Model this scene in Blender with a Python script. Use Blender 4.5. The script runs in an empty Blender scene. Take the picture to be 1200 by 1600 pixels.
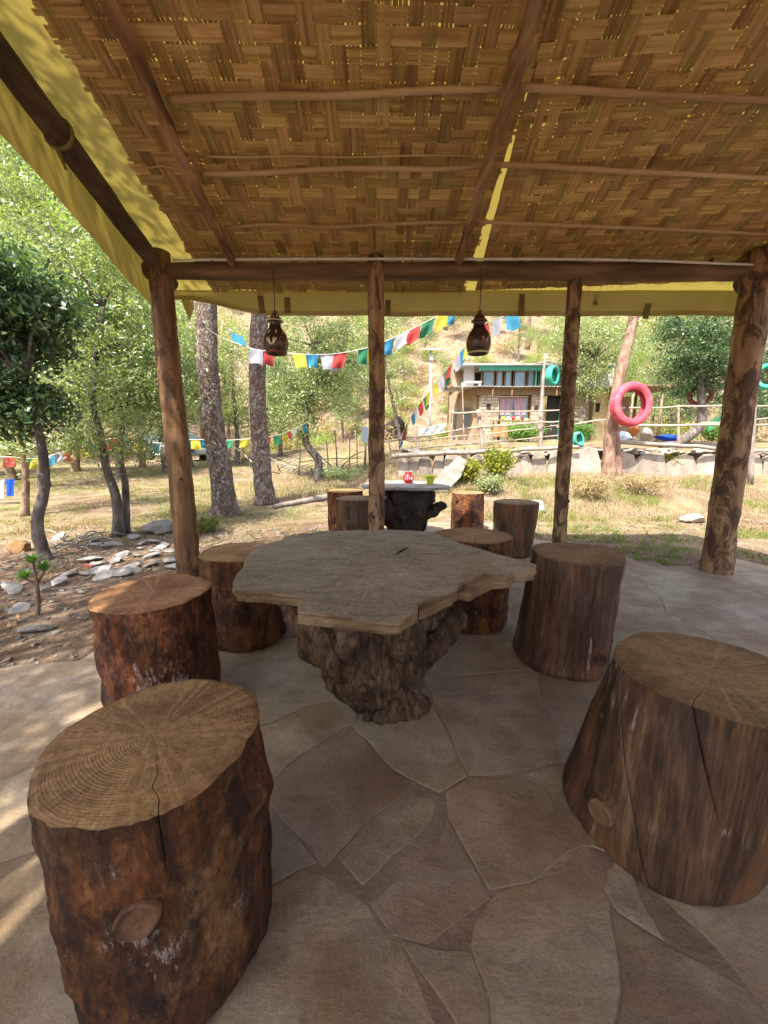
import bpy, math, random
import numpy as np
from math import sin, cos, pi, radians, tan, atan2, sqrt
from mathutils import Vector, Matrix, noise, Euler

sc = bpy.context.scene
COL = sc.collection
V = Vector

# ------------------------------------------------------------------ camera
PITCH, CAM_H, FPX = radians(9.3), 1.25, 601.0
cd = bpy.data.cameras.new('camera')
cam = bpy.data.objects.new('camera', cd)
COL.objects.link(cam)
cam.location = (0, 0, CAM_H)
cam.rotation_euler = (radians(90) - PITCH, 0, 0)
cd.sensor_fit = 'HORIZONTAL'
cd.sensor_width = 36
cd.lens = 36 * FPX / 1200
cd.clip_start, cd.clip_end = 0.02, 1500
sc.camera = cam

# ------------------------------------------------------------------ light
SUN_VEC = V((-0.30, -0.50, 1.0)).normalized()
w = bpy.data.worlds.new("World")
sc.world = w
w.use_nodes = True
wn, wl = w.node_tree.nodes, w.node_tree.links
bg = wn['Background']
sky = wn.new('ShaderNodeTexSky')
sky.sky_type = 'NISHITA'
sky.sun_disc = False
sky.sun_elevation = math.asin(SUN_VEC.z)
sky.sun_rotation = atan2(SUN_VEC.x, SUN_VEC.y)
sky.dust_density = 3.5
sky.ozone_density = 0.35
sky.air_density = 0.9
wl.new(sky.outputs[0], bg.inputs[0])
bg.inputs[1].default_value = 0.15
ld = bpy.data.lights.new('sun', 'SUN')
ld.energy = 3.9
ld.angle = radians(0.53)
ld.color = (1.0, 0.93, 0.82)
sun = bpy.data.objects.new('sun', ld)
COL.objects.link(sun)
sun.rotation_euler = SUN_VEC.to_track_quat('Z', 'Y').to_euler()
vs = sc.view_settings
vs.view_transform = 'Standard'
vs.look = 'None'
vs.exposure = 1.8
vs.gamma = 1.0
vs.use_curve_mapping = False
cy = sc.cycles
cy.use_denoising = True
cy.max_bounces = 10
cy.diffuse_bounces = 6
cy.glossy_bounces = 3
cy.transmission_bounces = 6
cy.transparent_max_bounces = 8
cy.sample_clamp_indirect = 8
cy.caustics_reflective = False
cy.caustics_refractive = False

# ------------------------------------------------------------------ helpers
CP, SP = cos(PITCH), sin(PITCH)


def ray(px, py):
    a, b = (px - 600) / FPX, (800 - py) / FPX
    return V((a, CP + b * SP, -SP + b * CP))


def atY(px, py, Y):
    """point of the place seen at photo pixel px,py that stands Y metres in front"""
    d = ray(px, py)
    t = Y / d.y
    return V((d.x * t, Y, CAM_H + d.z * t))


def atZ(px, py, z=0.0):
    d = ray(px, py)
    t = (z - CAM_H) / d.z
    return V((d.x * t, d.y * t, z))


def sstep(a, b, x):
    t = max(0.0, min(1.0, (x - a) / (b - a)))
    return t * t * (3 - 2 * t)


def fbm(p, o=4, H=1.0):
    return noise.fractal(p, H, 2.1, o)


def terrain(x, y):
    n = fbm(V((x * .25, y * .25, 3.1)), 4)
    n2 = fbm(V((x * .9, y * .9, 7.7)), 3)
    right = sstep(-1.2, 0.9, x)
    bank = 0.46 * sstep(6.9, 10.6, y)
    terr = 0.46 + 0.68 * sstep(11.15, 11.45, y) + 0.5 * sstep(12.5, 19, y)
    zr = bank if y < 11.1 else terr
    zl = 0.10 * sstep(7, 11, y) + 0.35 * sstep(11, 17, y) + 0.25 * sstep(17, 26, y)
    z = zr * right + zl * (1 - right)
    hs = 24.5 + 7 * sstep(-3, -14, x)
    lift = 1.0 * sstep(15, 24, y) * sstep(-12, 0, x)
    if x < 1:
        z += lift * (1 - right)
    d = y - hs
    if d > 0:
        e = 4.0
        soft = d * d / (2 * e) if d < e else d - e / 2
        z += 0.60 * soft
    amp = sstep(6.7, 9.5, y)
    z += n * (0.10 * amp + 0.5 * sstep(25, 40, y)) + n2 * (0.035 * amp + 0.12 * sstep(24, 30, y))
    # ground beside the hut lies a little under the paving
    z -= 0.045 * (1 - amp)
    if y < 6.5 and (x < -1.9 or x > 3.9):
        z += 0.02 * n2
    # side slope far to the left rises too
    z += 0.35 * max(0, -x - 16) + 0.3 * max(0, x - 22)
    return z


def onG(px, py):
    """where the sight line through px,py meets the terrain"""
    d = ray(px, py)
    t = 1.0
    while t < 200:
        p = V((0, 0, CAM_H)) + d * t
        if p.z < terrain(p.x, p.y):
            break
        t += 0.05 if t < 30 else 0.3
    p.z = terrain(p.x, p.y)
    return p


def props(o, label=None, cat=None, group=None, kind=None):
    if label: o['label'] = label
    if cat: o['category'] = cat
    if group: o['group'] = group
    if kind: o['kind'] = kind
    return o


def thing(name, label, cat, loc=(0, 0, 0), rz=0, group=None):
    o = bpy.data.objects.new(name, None)
    COL.objects.link(o)
    o.location = loc
    o.rotation_euler = (0, 0, rz)
    o.empty_display_size = 0.1
    return props(o, label, cat, group)


def add(name, me, mat=None, parent=None, loc=None, rot=None, smooth=None):
    o = bpy.data.objects.new(name, me)
    COL.objects.link(o)
    if mat is not None and not me.materials:
        for m_ in (mat if isinstance(mat, (list, tuple)) else [mat]):
            me.materials.append(m_)
    if parent is not None: o.parent = parent
    if loc is not None: o.location = loc
    if rot is not None: o.rotation_euler = rot
    if smooth: me.polygons.foreach_set('use_smooth', [True] * len(me.polygons))
    return o


def np_mesh(name, verts, faces):
    """verts (N,3) array, faces (M,k) array, k = 3 or 4"""
    verts = np.asarray(verts, dtype=np.float32)
    faces = np.asarray(faces, dtype=np.int32)
    me = bpy.data.meshes.new(name)
    k = faces.shape[1]
    me.vertices.add(len(verts)); me.vertices.foreach_set('co', verts.ravel())
    me.loops.add(faces.size); me.loops.foreach_set('vertex_index', faces.ravel())
    me.polygons.add(len(faces))
    me.polygons.foreach_set('loop_start', np.arange(0, faces.size, k, dtype=np.int32))
    me.update(calc_edges=True)
    return me


class MB:
    def __init__(s):
        s.v, s.f, s.m = [], [], []

    def face(s, pts, mi=0):
        b = len(s.v)
        s.v += [tuple(p) for p in pts]
        s.f.append(tuple(range(b, b + len(pts)))); s.m.append(mi)

    def box(s, c, size, rot=None, mi=0, jit=0, rng=None, taper=1.0):
        b = len(s.v)
        hx, hy, hz = size[0] / 2, size[1] / 2, size[2] / 2
        R = rot.to_matrix() if rot is not None else Matrix.Identity(3)
        for z in (-1, 1):
            k = taper if z > 0 else 1
            for x, y in ((-1, -1), (1, -1), (1, 1), (-1, 1)):
                p = V((x * hx * k, y * hy * k, z * hz))
                if jit: p += V((rng.uniform(-jit, jit), rng.uniform(-jit, jit), rng.uniform(-jit, jit)))
                s.v.append(tuple(R @ p + V(c)))
        for f in ((3, 2, 1, 0), (4, 5, 6, 7), (0, 1, 5, 4), (1, 2, 6, 5), (2, 3, 7, 6), (3, 0, 4, 7)):
            s.f.append(tuple(b + i for i in f)); s.m.append(mi)

    def tube(s, path, rad, n=10, cap=True, mi=0, rough=0, seed=0, freq=6.0, closed=False):
        path = [V(p) for p in path]
        m = len(path)
        if not hasattr(rad, '__len__'): rad = [rad] * m
        b = len(s.v)
        t0 = (path[1] - path[0]).normalized()
        up = V((0, 0, 1)) if abs(t0.z) < .9 else V((1, 0, 0))
        nx = t0.cross(up).normalized()
        for i, p in enumerate(path):
            if closed: t = (path[(i + 1) % m] - path[i - 1]).normalized()
            else: t = (path[min(i + 1, m - 1)] - path[max(i - 1, 0)]).normalized()
            nx = (nx - t * nx.dot(t)).normalized()
            ny = t.cross(nx)
            for k in range(n):
                a = 2 * pi * k / n
                dv = nx * cos(a) + ny * sin(a)
                r = rad[i]
                if rough:
                    r *= 1 + rough * fbm((p + dv * rad[i]) * freq + V((seed, 0, 0)), 3)
                s.v.append(tuple(p + dv * r))
        for i in range(m if closed else m - 1):
            for k in range(n):
                k2, i2 = (k + 1) % n, (i + 1) % m
                s.f.append((b + i * n + k, b + i * n + k2, b + i2 * n + k2, b + i2 * n + k)); s.m.append(mi)
        if cap and not closed:
            s.f.append(tuple(b + k for k in reversed(range(n)))); s.m.append(mi)
            s.f.append(tuple(b + (m - 1) * n + k for k in range(n))); s.m.append(mi)

    def lathe(s, prof, n=24, c=(0, 0, 0), mi=0):
        b = len(s.v)
        for r, z in prof:
            for k in range(n):
                a = 2 * pi * k / n
                s.v.append((c[0] + r * cos(a), c[1] + r * sin(a), c[2] + z))
        for i in range(len(prof) - 1):
            for k in range(n):
                k2 = (k + 1) % n
                s.f.append((b + i * n + k, b + i * n + k2, b + (i + 1) * n + k2, b + (i + 1) * n + k)); s.m.append(mi)

    def mesh(s, name):
        me = bpy.data.meshes.new(name)
        me.from_pydata(s.v, [], s.f)
        if any(s.m): me.polygons.foreach_set('material_index', s.m)
        me.update()
        return me

    def put(s, name, mat, parent=None, smooth=False, loc=None, rot=None):
        return add(name, s.mesh(name), mat, parent, loc, rot, smooth)


def curve_pts(ctrl, n):
    """Catmull-Rom through ctrl points"""
    P = [V(p) for p in ctrl]
    P = [P[0] * 2 - P[1]] + P + [P[-1] * 2 - P[-2]]
    out = []
    segs = len(P) - 3
    for i in range(n + 1):
        u = i / n * segs
        k = min(int(u), segs - 1); t = u - k
        a, b, c, d = P[k:k + 4]
        out.append(0.5 * ((2 * b) + (c - a) * t + (2 * a - 5 * b + 4 * c - d) * t * t + (3 * b - a - 3 * c + d) * t ** 3))
    return out


# ------------------------------------------------------------------ materials
class NT:
    def __init__(s, name):
        s.m = bpy.data.materials.new(name)
        s.m.use_nodes = True
        s.n, s.l = s.m.node_tree.nodes, s.m.node_tree.links
        s.bsdf = s.n['Principled BSDF']
        s.out = s.n['Material Output']

    def node(s, t, **kw):
        o = s.n.new('ShaderNode' + t)
        for k, v in kw.items():
            if k in o.inputs.keys(): o.inputs[k].default_value = v
            else: setattr(o, k, v)
        return o

    def link(s, a, b): s.l.new(a, b)

    def coords(s, scale=(1, 1, 1), kind='Object', world=False):
        if world:
            src = s.node('NewGeometry').outputs['Position']
        else:
            src = s.node('TexCoord').outputs[kind]
        mp = s.node('Mapping')
        mp.inputs['Scale'].default_value = scale
        s.link(src, mp.inputs['Vector'])
        return mp.outputs[0]

    def jitter(s, vec, amt=50.0):
        """shift a pattern by the object's random number so that copies differ"""
        oi = s.node('ObjectInfo')
        mul = s.node('Math', operation='MULTIPLY'); s.link(oi.outputs['Random'], mul.inputs[0]); mul.inputs[1].default_value = amt
        ad = s.node('VectorMath', operation='ADD')
        s.link(vec, ad.inputs[0]); s.link(mul.outputs[0], ad.inputs[1])
        return ad.outputs[0]

    def noise(s, vec, scale, detail=5, rough=.55, dist=0):
        t = s.node('TexNoise'); t.inputs['Scale'].default_value = scale
        t.inputs['Detail'].default_value = detail; t.inputs['Roughness'].default_value = rough
        t.inputs['Distortion'].default_value = dist
        s.link(vec, t.inputs['Vector'])
        return t.outputs['Fac']

    def ramp(s, fac, stops):
        r = s.node('ValToRGB')
        e = r.color_ramp.elements
        while len(e) < len(stops): e.new(.5)
        for i, (p, c) in enumerate(stops):
            e[i].position = p
            if not hasattr(c, '__len__'): c = (c, c, c)
            e[i].color = (*c, 1)
        s.link(fac, r.inputs[0])
        return r.outputs[0]

    def mix(s, fac, a, b, mode='MIX'):
        m = s.node('MixRGB', blend_type=mode)
        for v, i in ((fac, 0), (a, 1), (b, 2)):
            if hasattr(v, 'links') or hasattr(v, 'is_linked'): s.link(v, m.inputs[i])
            else: m.inputs[i].default_value = v if i == 0 else (*v, 1)
        return m.outputs[0]

    def math(s, op, a, b=None):
        m = s.node('Math', operation=op)
        for v, i in ((a, 0), (b, 1)):
            if v is None: continue
            if hasattr(v, 'is_linked'): s.link(v, m.inputs[i])
            else: m.inputs[i].default_value = v
        return m.outputs[0]

    def vary(s, col, amt=.25, hue=.02):
        oi = s.node('ObjectInfo')
        h = s.node('HueSaturation')
        mr = s.node('MapRange'); mr.inputs[3].default_value = 1 - amt; mr.inputs[4].default_value = 1 + amt
        s.link(oi.outputs['Random'], mr.inputs[0]); s.link(mr.outputs[0], h.inputs['Value'])
        wn_ = s.node('TexWhiteNoise', noise_dimensions='1D'); s.link(oi.outputs['Random'], wn_.inputs['W'])
        m2 = s.node('MapRange'); m2.inputs[3].default_value = .5 - hue; m2.inputs[4].default_value = .5 + hue
        s.link(wn_.outputs['Value'], m2.inputs[0]); s.link(m2.outputs[0], h.inputs['Hue'])
        s.link(col, h.inputs['Color'])
        return h.outputs[0]

    def done(s, col, rough=.7, bump=None, strength=.4, dist=.01, spec=.4):
        if hasattr(col, 'is_linked'): s.link(col, s.bsdf.inputs['Base Color'])
        else: s.bsdf.inputs['Base Color'].default_value = (*col, 1)
        if hasattr(rough, 'is_linked'): s.link(rough, s.bsdf.inputs['Roughness'])
        else: s.bsdf.inputs['Roughness'].default_value = rough
        s.bsdf.inputs['Specular IOR Level'].default_value = spec
        if bump is not None:
            b = s.node('Bump'); b.inputs['Strength'].default_value = strength; b.inputs['Distance'].default_value = dist
            s.link(bump, b.inputs['Height']); s.link(b.outputs[0], s.bsdf.inputs['Normal'])
        return s.m


def simple(name, stops, scale=3, stretch=(1, 1, 1), rough=.75, bump=.4, dist=.01, bscale=None, vary=.15, world=False, spec=.35, detail=6, hue=.015):
    t = NT(name)
    c = t.coords(stretch, world=world)
    if not world: c = t.jitter(c)
    col = t.ramp(t.noise(c, scale, detail, .62), stops)
    if vary: col = t.vary(col, vary, hue)
    return t.done(col, rough, t.noise(c, bscale or scale * 3, 6, .65), bump, dist, spec)


def plain(name, col, rough=.6, spec=.4, vary=0.0, metal=0):
    t = NT(name)
    c = t.coords((1, 1, 1))
    n = t.noise(c, 9, 4)
    d = t.ramp(n, [(0.3, tuple(x * .82 for x in col)), (.7, tuple(min(1, x * 1.08) for x in col))])
    if vary: d = t.vary(d, vary)
    t.bsdf.inputs['Metallic'].default_value = metal
    return t.done(d, rough, n, .15, .004, spec)


def leafmat(name, a, b, rough=.42, trans=.35, spec=.5):
    t = NT(name)
    c = t.coords((1, 1, 1), world=True)
    f = t.noise(c, 3.0, 3, .7)
    f2 = t.noise(c, 45.0, 1, .5)
    f3 = t.math('ADD', t.math('MULTIPLY', f, .5), t.math('MULTIPLY', f2, .5))
    col = t.vary(t.ramp(f3, [(.36, a), (.62, b)]), .12, .012)
    t.done(col, rough, None, spec=spec)
    tr = t.node('BsdfTranslucent')
    br = t.mix(1.0, col, (1.5, 1.7, .7), 'MULTIPLY')
    t.link(br, tr.inputs[0])
    mx = t.node('MixShader'); mx.inputs[0].default_value = trans
    t.link(t.bsdf.outputs[0], mx.inputs[1]); t.link(tr.outputs[0], mx.inputs[2])
    t.link(mx.outputs[0], t.out.inputs['Surface'])
    return t.m


def cloth(name, col, trans=.4, print_=None):
    t = NT(name)
    c = t.coords((1, 1, 1))
    n = t.noise(c, 14, 4)
    d = t.ramp(n, [(0.3, tuple(x * .8 for x in col)), (.7, col)])
    if print_:
        # rows of small block print, as on the flags
        w_ = t.node('TexWave', wave_type='BANDS', bands_direction='Z'); w_.inputs['Scale'].default_value = 9
        t.link(c, w_.inputs['Vector'])
        k = t.noise(c, 60, 2, .5)
        pr = t.ramp(t.math('MULTIPLY', w_.outputs['Fac'], k), [(.30, 0), (.40, 1)])
        d = t.mix(t.math('MULTIPLY', pr, .6), d, print_)
    t.done(d, .85, None, spec=.15)
    tr = t.node('BsdfTranslucent'); t.link(d, tr.inputs[0])
    mx = t.node('MixShader'); mx.inputs[0].default_value = trans
    t.link(t.bsdf.outputs[0], mx.inputs[1]); t.link(tr.outputs[0], mx.inputs[2])
    t.link(mx.outputs[0], t.out.inputs['Surface'])
    return t.m


M = {}


def build_materials():
    # ---- ground
    t = NT('earth')
    c = t.coords((1, 1, 1), world=True)
    big = t.noise(c, .35, 5, .6)
    mid = t.noise(c, 2.2, 6, .65)
    fine = t.noise(c, 22, 6, .7)
    earth = t.ramp(mid, [(.3, (.20, .130, .09)), (.5, (.33, .235, .17)), (.7, (.43, .335, .26))])
    grassy = t.ramp(mid, [(.3, (.15, .135, .06)), (.5, (.265, .225, .115)), (.7, (.38, .315, .20))])
    sp = t.node('SeparateXYZ'); t.link(c, sp.inputs[0])
    lowland = t.node('MapRange'); lowland.inputs[1].default_value = 20; lowland.inputs[2].default_value = 26; lowland.inputs[3].default_value = 1; lowland.inputs[4].default_value = .25
    t.link(sp.outputs[1], lowland.inputs[0])
    earth = t.mix(.6, earth, t.ramp(t.noise(c, 1.1, 7, .75), [(.34, (.40, .34, .30)), (.58, (.88, .82, .78))]), 'MULTIPLY')
    near_ = t.node('MapRange'); near_.inputs[1].default_value = 4.6; near_.inputs[2].default_value = 6.2; near_.inputs[3].default_value = .12; near_.inputs[4].default_value = 1
    t.link(sp.outputs[1], near_.inputs[0])
    col = t.mix(t.math('MULTIPLY', t.math('MULTIPLY', t.ramp(big, [(.42, 0), (.55, 1)]), lowland.outputs[0]), near_.outputs[0]), earth, grassy)
    col = t.mix(.55, col, t.ramp(fine, [(.3, .25), (.52, .62), (.7, .95)]), 'MULTIPLY')
    col = t.mix(t.ramp(t.noise(c, 7, 5, .7), [(.58, 0), (.68, .7)]), col, (.23, .12, .065))
    M['ground'] = t.done(col, .95, t.math('ADD', fine, t.math('MULTIPLY', mid, 2)), .9, .05, .1)
    # ---- paving
    t = NT('flagstone_rock')
    c = t.jitter(t.coords((1, 1, 1)))
    big = t.noise(c, 1.5, 6, .62, .3)
    mid = t.noise(c, 8, 7, .72, .3)
    lay = t.noise(t.jitter(t.coords((1.0, 2.2, 1))), 3.2, 9, .78, .3)
    fine = t.noise(c, 75, 6, .78)
    col = t.ramp(big, [(.28, (.245, .170, .10)), (.45, (.37, .28, .18)), (.60, (.47, .385, .28)), (.76, (.40, .285, .16))])
    col = t.mix(.55, col, t.ramp(lay, [(.32, .5), (.5, .9), (.66, 1.0)]), 'MULTIPLY')
    col = t.mix(.5, col, t.ramp(mid, [(.33, .55), (.55, 1)]), 'MULTIPLY')
    col = t.mix(.55, col, t.ramp(fine, [(.34, .45), (.54, 1)]), 'MULTIPLY')
    stain = t.ramp(t.noise(t.coords((1, 1, 1), world=True), 1.1, 7, .72, .4), [(.46, 0), (.62, .48)])
    col = t.mix(stain, col, (.19, .098, .04))
    pale = t.ramp(t.noise(c, 5.2, 6, .75), [(.60, 0), (.72, .45)])
    col = t.mix(pale, col, (.45, .36, .27))
    col = t.vary(col, .12, .008)
    ter = t.noise(t.jitter(t.coords((1, 1.4, 1))), 1.25, 9, .60, .2)
    led = t.math('SNAP', ter, .07)
    hgt = t.math('ADD', t.math('MULTIPLY', lay, .7), t.math('ADD', t.math('MULTIPLY', fine, .25), t.math('MULTIPLY', mid, .5)))
    hgt = t.math('ADD', hgt, t.math('MULTIPLY', led, 5.0))
    col = t.mix(.45, col, t.ramp(t.math('FRACT', t.math('MULTIPLY', led, 5.37)), [(0, .58), (1, 1.0)]), 'MULTIPLY')
    M['flag'] = t.done(col, t.ramp(lay, [(.3, .66), (.7, .48)]), hgt, .55, .018, .42)
    M['mortar'] = simple('mortar_bed', [(.3, (.13, .088, .056)), (.5, (.23, .165, .112)), (.7, (.33, .25, .18))], 3, rough=.85, bump=.6, dist=.012, bscale=30, vary=0, world=True)
    # ---- stool wood
    t = NT('barked_log')
    c = t.jitter(t.coords((1, 1, 1)))
    cs = t.jitter(t.coords((1, 1, .30)))
    st = t.noise(cs, 10, 8, .74, .6)
    bl = t.noise(c, 5.5, 6, .68)
    fi = t.noise(t.jitter(t.coords((1, 1, .55))), 62, 6, .78)
    vo = t.node('TexVoronoi'); vo.inputs['Scale'].default_value = 34
    nd = t.node('TexNoise'); nd.inputs['Scale'].default_value = 14; nd.inputs['Detail'].default_value = 4; t.link(c, nd.inputs['Vector'])
    av = t.node('VectorMath', operation='MULTIPLY_ADD'); t.link(nd.outputs['Color'], av.inputs[0]); av.inputs[1].default_value = (.12, .12, .12); t.link(t.jitter(t.coords((1, 1, .5))), av.inputs[2])
    t.link(av.outputs[0], vo.inputs['Vector'])
    flake = vo.outputs['Distance']
    col = t.ramp(st, [(.32, (.018, .007, .004)), (.43, (.105, .033, .011)), (.54, (.27, .095, .028)), (.68, (.48, .23, .085))])
    col = t.mix(t.ramp(bl, [(.40, .7), (.54, 0)]), col, (.024, .011, .007))
    tan_ = t.math('MULTIPLY', t.ramp(t.noise(c, 3.6, 6, .7), [(.55, 0), (.66, .7)]), t.ramp(fi, [(.40, .15), (.58, 1)]))
    col = t.mix(tan_, col, (.34, .205, .10))
    col = t.mix(.85, col, t.ramp(fi, [(.32, .28), (.50, .85), (.66, 1.0)]), 'MULTIPLY')
    col = t.mix(.6, col, t.ramp(flake, [(.25, 1.0), (.62, .45)]), 'MULTIPLY')
    scuff = t.ramp(t.math('MULTIPLY', t.noise(c, 4.0, 3, .6), t.noise(cs, 60, 6, .8)), [(.345, 0), (.41, .8)])
    col = t.mix(scuff, col, (.46, .41, .36))
    col = t.vary(col, .18, .008)
    hb = t.math('ADD', st, t.math('SUBTRACT', t.math('MULTIPLY', fi, .8), t.math('MULTIPLY', flake, .5)))
    M['bark'] = t.done(col, .72, hb, .9, .022, .35)
    t = NT('weathered_log')
    c = t.jitter(t.coords((1, 1, 1)))
    cs = t.jitter(t.coords((1, 1, .09)))
    st = t.noise(cs, 11, 7, .68, .35)
    fi = t.noise(cs, 55, 5, .7)
    col = t.ramp(st, [(.30, (.020, .011, .007)), (.45, (.075, .038, .019)), (.57, (.16, .085, .042)), (.70, (.34, .205, .11))])
    fz = t.noise(t.jitter(t.coords((1, 1, .05))), 130, 4, .7)
    col = t.mix(.75, col, t.ramp(fi, [(.32, .3), (.6, 1)]), 'MULTIPLY')
    col = t.mix(.7, col, t.ramp(fz, [(.36, .35), (.55, 1)]), 'MULTIPLY')
    col = t.mix(t.ramp(t.noise(t.jitter(t.coords((1, 1, .3))), 4.2, 4, .6), [(.55, 0), (.66, .6)]), col, (.22, .085, .032))
    scuff = t.ramp(t.math('MULTIPLY', t.noise(c, 3.6, 3, .6), fi), [(.365, 0), (.43, .75)])
    col = t.mix(scuff, col, (.40, .35, .30))
    col = t.vary(col, .12, .008)
    M['old'] = t.done(col, .6, t.math('ADD', st, t.math('MULTIPLY', fi, .4)), .6, .014, .4)

    def rings(name, a, b, d, freq):
        t = NT(name)
        src = t.coords((1, 1, 1))
        c = t.jitter(src)
        warp = t.noise(c, 3.2, 3, .5)
        sx = t.node('SeparateXYZ'); t.link(src, sx.inputs[0])
        rr = t.math('SQRT', t.math('ADD', t.math('MULTIPLY', sx.outputs[0], sx.outputs[0]), t.math('MULTIPLY', sx.outputs[1], sx.outputs[1])))
        ph = t.math('MULTIPLY', t.math('ADD', rr, t.math('ADD', t.math('MULTIPLY', warp, .06), t.math('MULTIPLY', t.noise(c, 17, 3, .5), .006))), freq)
        rg = t.math('ADD', t.math('MULTIPLY', t.math('SINE', ph), .5), .5)
        brd = t.node('CombineXYZ'); t.link(t.math('MULTIPLY', rr, 60), brd.inputs[0])
        bands = t.noise(t.jitter(brd.outputs[0]), 1.0, 4, .7)
        vis = t.ramp(t.noise(c, 6, 4, .6), [(.36, .05), (.64, .36)])
        col = t.mix(t.math('MULTIPLY', rg, vis), a, b)
        col = t.mix(.55, col, t.ramp(bands, [(.3, .5), (.6, 1)]), 'MULTIPLY')
        blot = t.noise(c, 2.6, 5, .65, .8)
        col = t.mix(t.ramp(blot, [(.40, .8), (.6, 0)]), col, d)
        an = t.math('ARCTAN2', sx.outputs[1], sx.outputs[0])
        sec = t.node('CombineXYZ'); t.link(t.math('MULTIPLY', an, 1.4), sec.inputs[0])
        rayn = t.noise(t.jitter(sec.outputs[0]), 5.0, 6, .7)
        chk = t.node('CombineXYZ'); t.link(t.math('MULTIPLY', an, 6.0), chk.inputs[0]); t.link(t.math('MULTIPLY', rr, 5.0), chk.inputs[1])
        checks = t.ramp(t.noise(t.jitter(chk.outputs[0]), 4.0, 3, .6), [(.655, 0), (.70, .75)])
        col = t.mix(t.ramp(rayn, [(.5, 0), (.62, .35)]), col, tuple(min(1, x * 1.5) for x in a))
        saw = t.node('TexWave', wave_type='BANDS', bands_direction='DIAGONAL'); saw.inputs['Scale'].default_value = 14
        saw.inputs['Distortion'].default_value = 2.5; saw.inputs['Detail'].default_value = 2
        t.link(c, saw.inputs['Vector'])
        col = t.mix(.10, col, t.ramp(saw.outputs['Fac'], [(.2, .55), (.8, 1)]), 'MULTIPLY')
        col = t.mix(checks, col, tuple(x * .35 for x in d))
        edge = t.ramp(rr, [(.20, 0), (.27, .5)])
        col = t.mix(edge, col, d)
        col = t.mix(.65, col, t.ramp(t.noise(c, 75, 6, .8), [(.34, .30), (.56, 1)]), 'MULTIPLY')
        col = t.vary(col, .12, .008)
        h = t.math('ADD', t.math('MULTIPLY', rg, .12), t.math('ADD', t.math('MULTIPLY', saw.outputs['Fac'], .12), t.noise(c, 50, 4, .7)))
        return t.done(col, .68, h, .5, .006, .3)
    M['cut'] = rings('sawn_log_end', (.47, .27, .125), (.28, .135, .052), (.17, .078, .032), 980)
    M['cut_old'] = rings('weathered_log_end', (.33, .205, .105), (.20, .115, .055), (.11, .062, .032), 900)
    M['knot'] = simple('knot_wood', [(.3, (.06, .032, .016)), (.5, (.16, .088, .042)), (.7, (.27, .16, .08))], 16, (1, 1, 1), .75, .6, .008, 40, vary=.1)
    # ---- hut timber
    t = NT('post_wood')
    c = t.jitter(t.coords((1, 1, 1)))
    cs = t.jitter(t.coords((1, 1, .12)))
    st = t.noise(cs, 13, 6, .65, .3)
    col = t.ramp(st, [(.3, (.055, .027, .013)), (.5, (.145, .076, .035)), (.7, (.25, .145, .072))])
    col = t.mix(t.ramp(t.noise(t.jitter(t.coords((1, 1, .4))), 9, 5, .7), [(.53, 0), (.60, .85)]), col, (.055, .026, .014))
    col = t.vary(col, .12, .01)
    M['post'] = t.done(col, .7, t.math('ADD', st, t.noise(c, 30, 5, .7)), .6, .012, .3)
    t = NT('patchy_bark_post')
    c = t.jitter(t.coords((1, 1, 1)))
    cs = t.jitter(t.coords((1, 1, .45)))
    st = t.noise(t.jitter(t.coords((1, 1, .12))), 14, 6, .65, .3)
    col = t.ramp(st, [(.3, (.15, .082, .038)), (.5, (.29, .175, .088)), (.7, (.42, .285, .155))])
    pat = t.ramp(t.noise(cs, 9, 6, .7, .8), [(.46, 0), (.56, .9)])
    col = t.mix(pat, col, (.06, .03, .017))
    M['patch'] = t.done(col, .72, t.math('ADD', st, pat), .7, .012, .3)
    M['beam'] = simple('beam_wood', [(.3, (.050, .024, .012)), (.5, (.13, .068, .034)), (.7, (.24, .14, .075))], 8, (.15, 1, 1), .75, .6, .012, 20)
    M['rafter'] = simple('rafter_wood', [(.3, (.05, .024, .013)), (.48, (.17, .09, .045)), (.6, (.30, .19, .11)), (.75, (.40, .28, .17))], 9, (1, .12, 1), .75, .6, .012, 22)
    M['darklog'] = simple('bark_beam', [(.3, (.020, .012, .009)), (.5, (.060, .036, .024)), (.7, (.12, .08, .055))], 9, (1, .3, 1), .85, .8, .02, 20)
    M['batten'] = simple('bamboo_pole', [(.3, (.26, .165, .08)), (.5, (.40, .28, .15)), (.7, (.50, .37, .22))], 7, (.12, 1, 1), .5, .25, .005, 20, vary=.1)
    # ---- split bamboo strip of the roof mats: streaks along its length (local X)
    for key, gain in (('strip', .90), ('strip_dull_sheen', .68)):  # second one, for the warps: their weaker sheen put in as darker colour
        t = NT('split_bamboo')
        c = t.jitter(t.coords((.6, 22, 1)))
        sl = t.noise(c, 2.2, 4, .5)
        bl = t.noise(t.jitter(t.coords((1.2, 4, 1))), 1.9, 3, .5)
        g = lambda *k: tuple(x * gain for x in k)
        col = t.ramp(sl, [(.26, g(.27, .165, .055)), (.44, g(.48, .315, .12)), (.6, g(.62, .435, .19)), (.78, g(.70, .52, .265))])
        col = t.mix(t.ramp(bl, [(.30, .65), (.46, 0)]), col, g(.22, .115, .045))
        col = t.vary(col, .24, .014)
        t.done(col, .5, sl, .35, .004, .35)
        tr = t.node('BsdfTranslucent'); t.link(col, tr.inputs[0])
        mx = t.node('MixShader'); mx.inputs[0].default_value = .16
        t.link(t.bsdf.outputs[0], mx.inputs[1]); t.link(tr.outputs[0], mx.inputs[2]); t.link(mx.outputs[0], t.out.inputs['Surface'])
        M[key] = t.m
    # ---- yellow tarpaulin
    t = NT('yellow_tarpaulin')
    c = t.coords((1, 1, 1))
    n = t.noise(c, 2.5, 5, .6)
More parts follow.
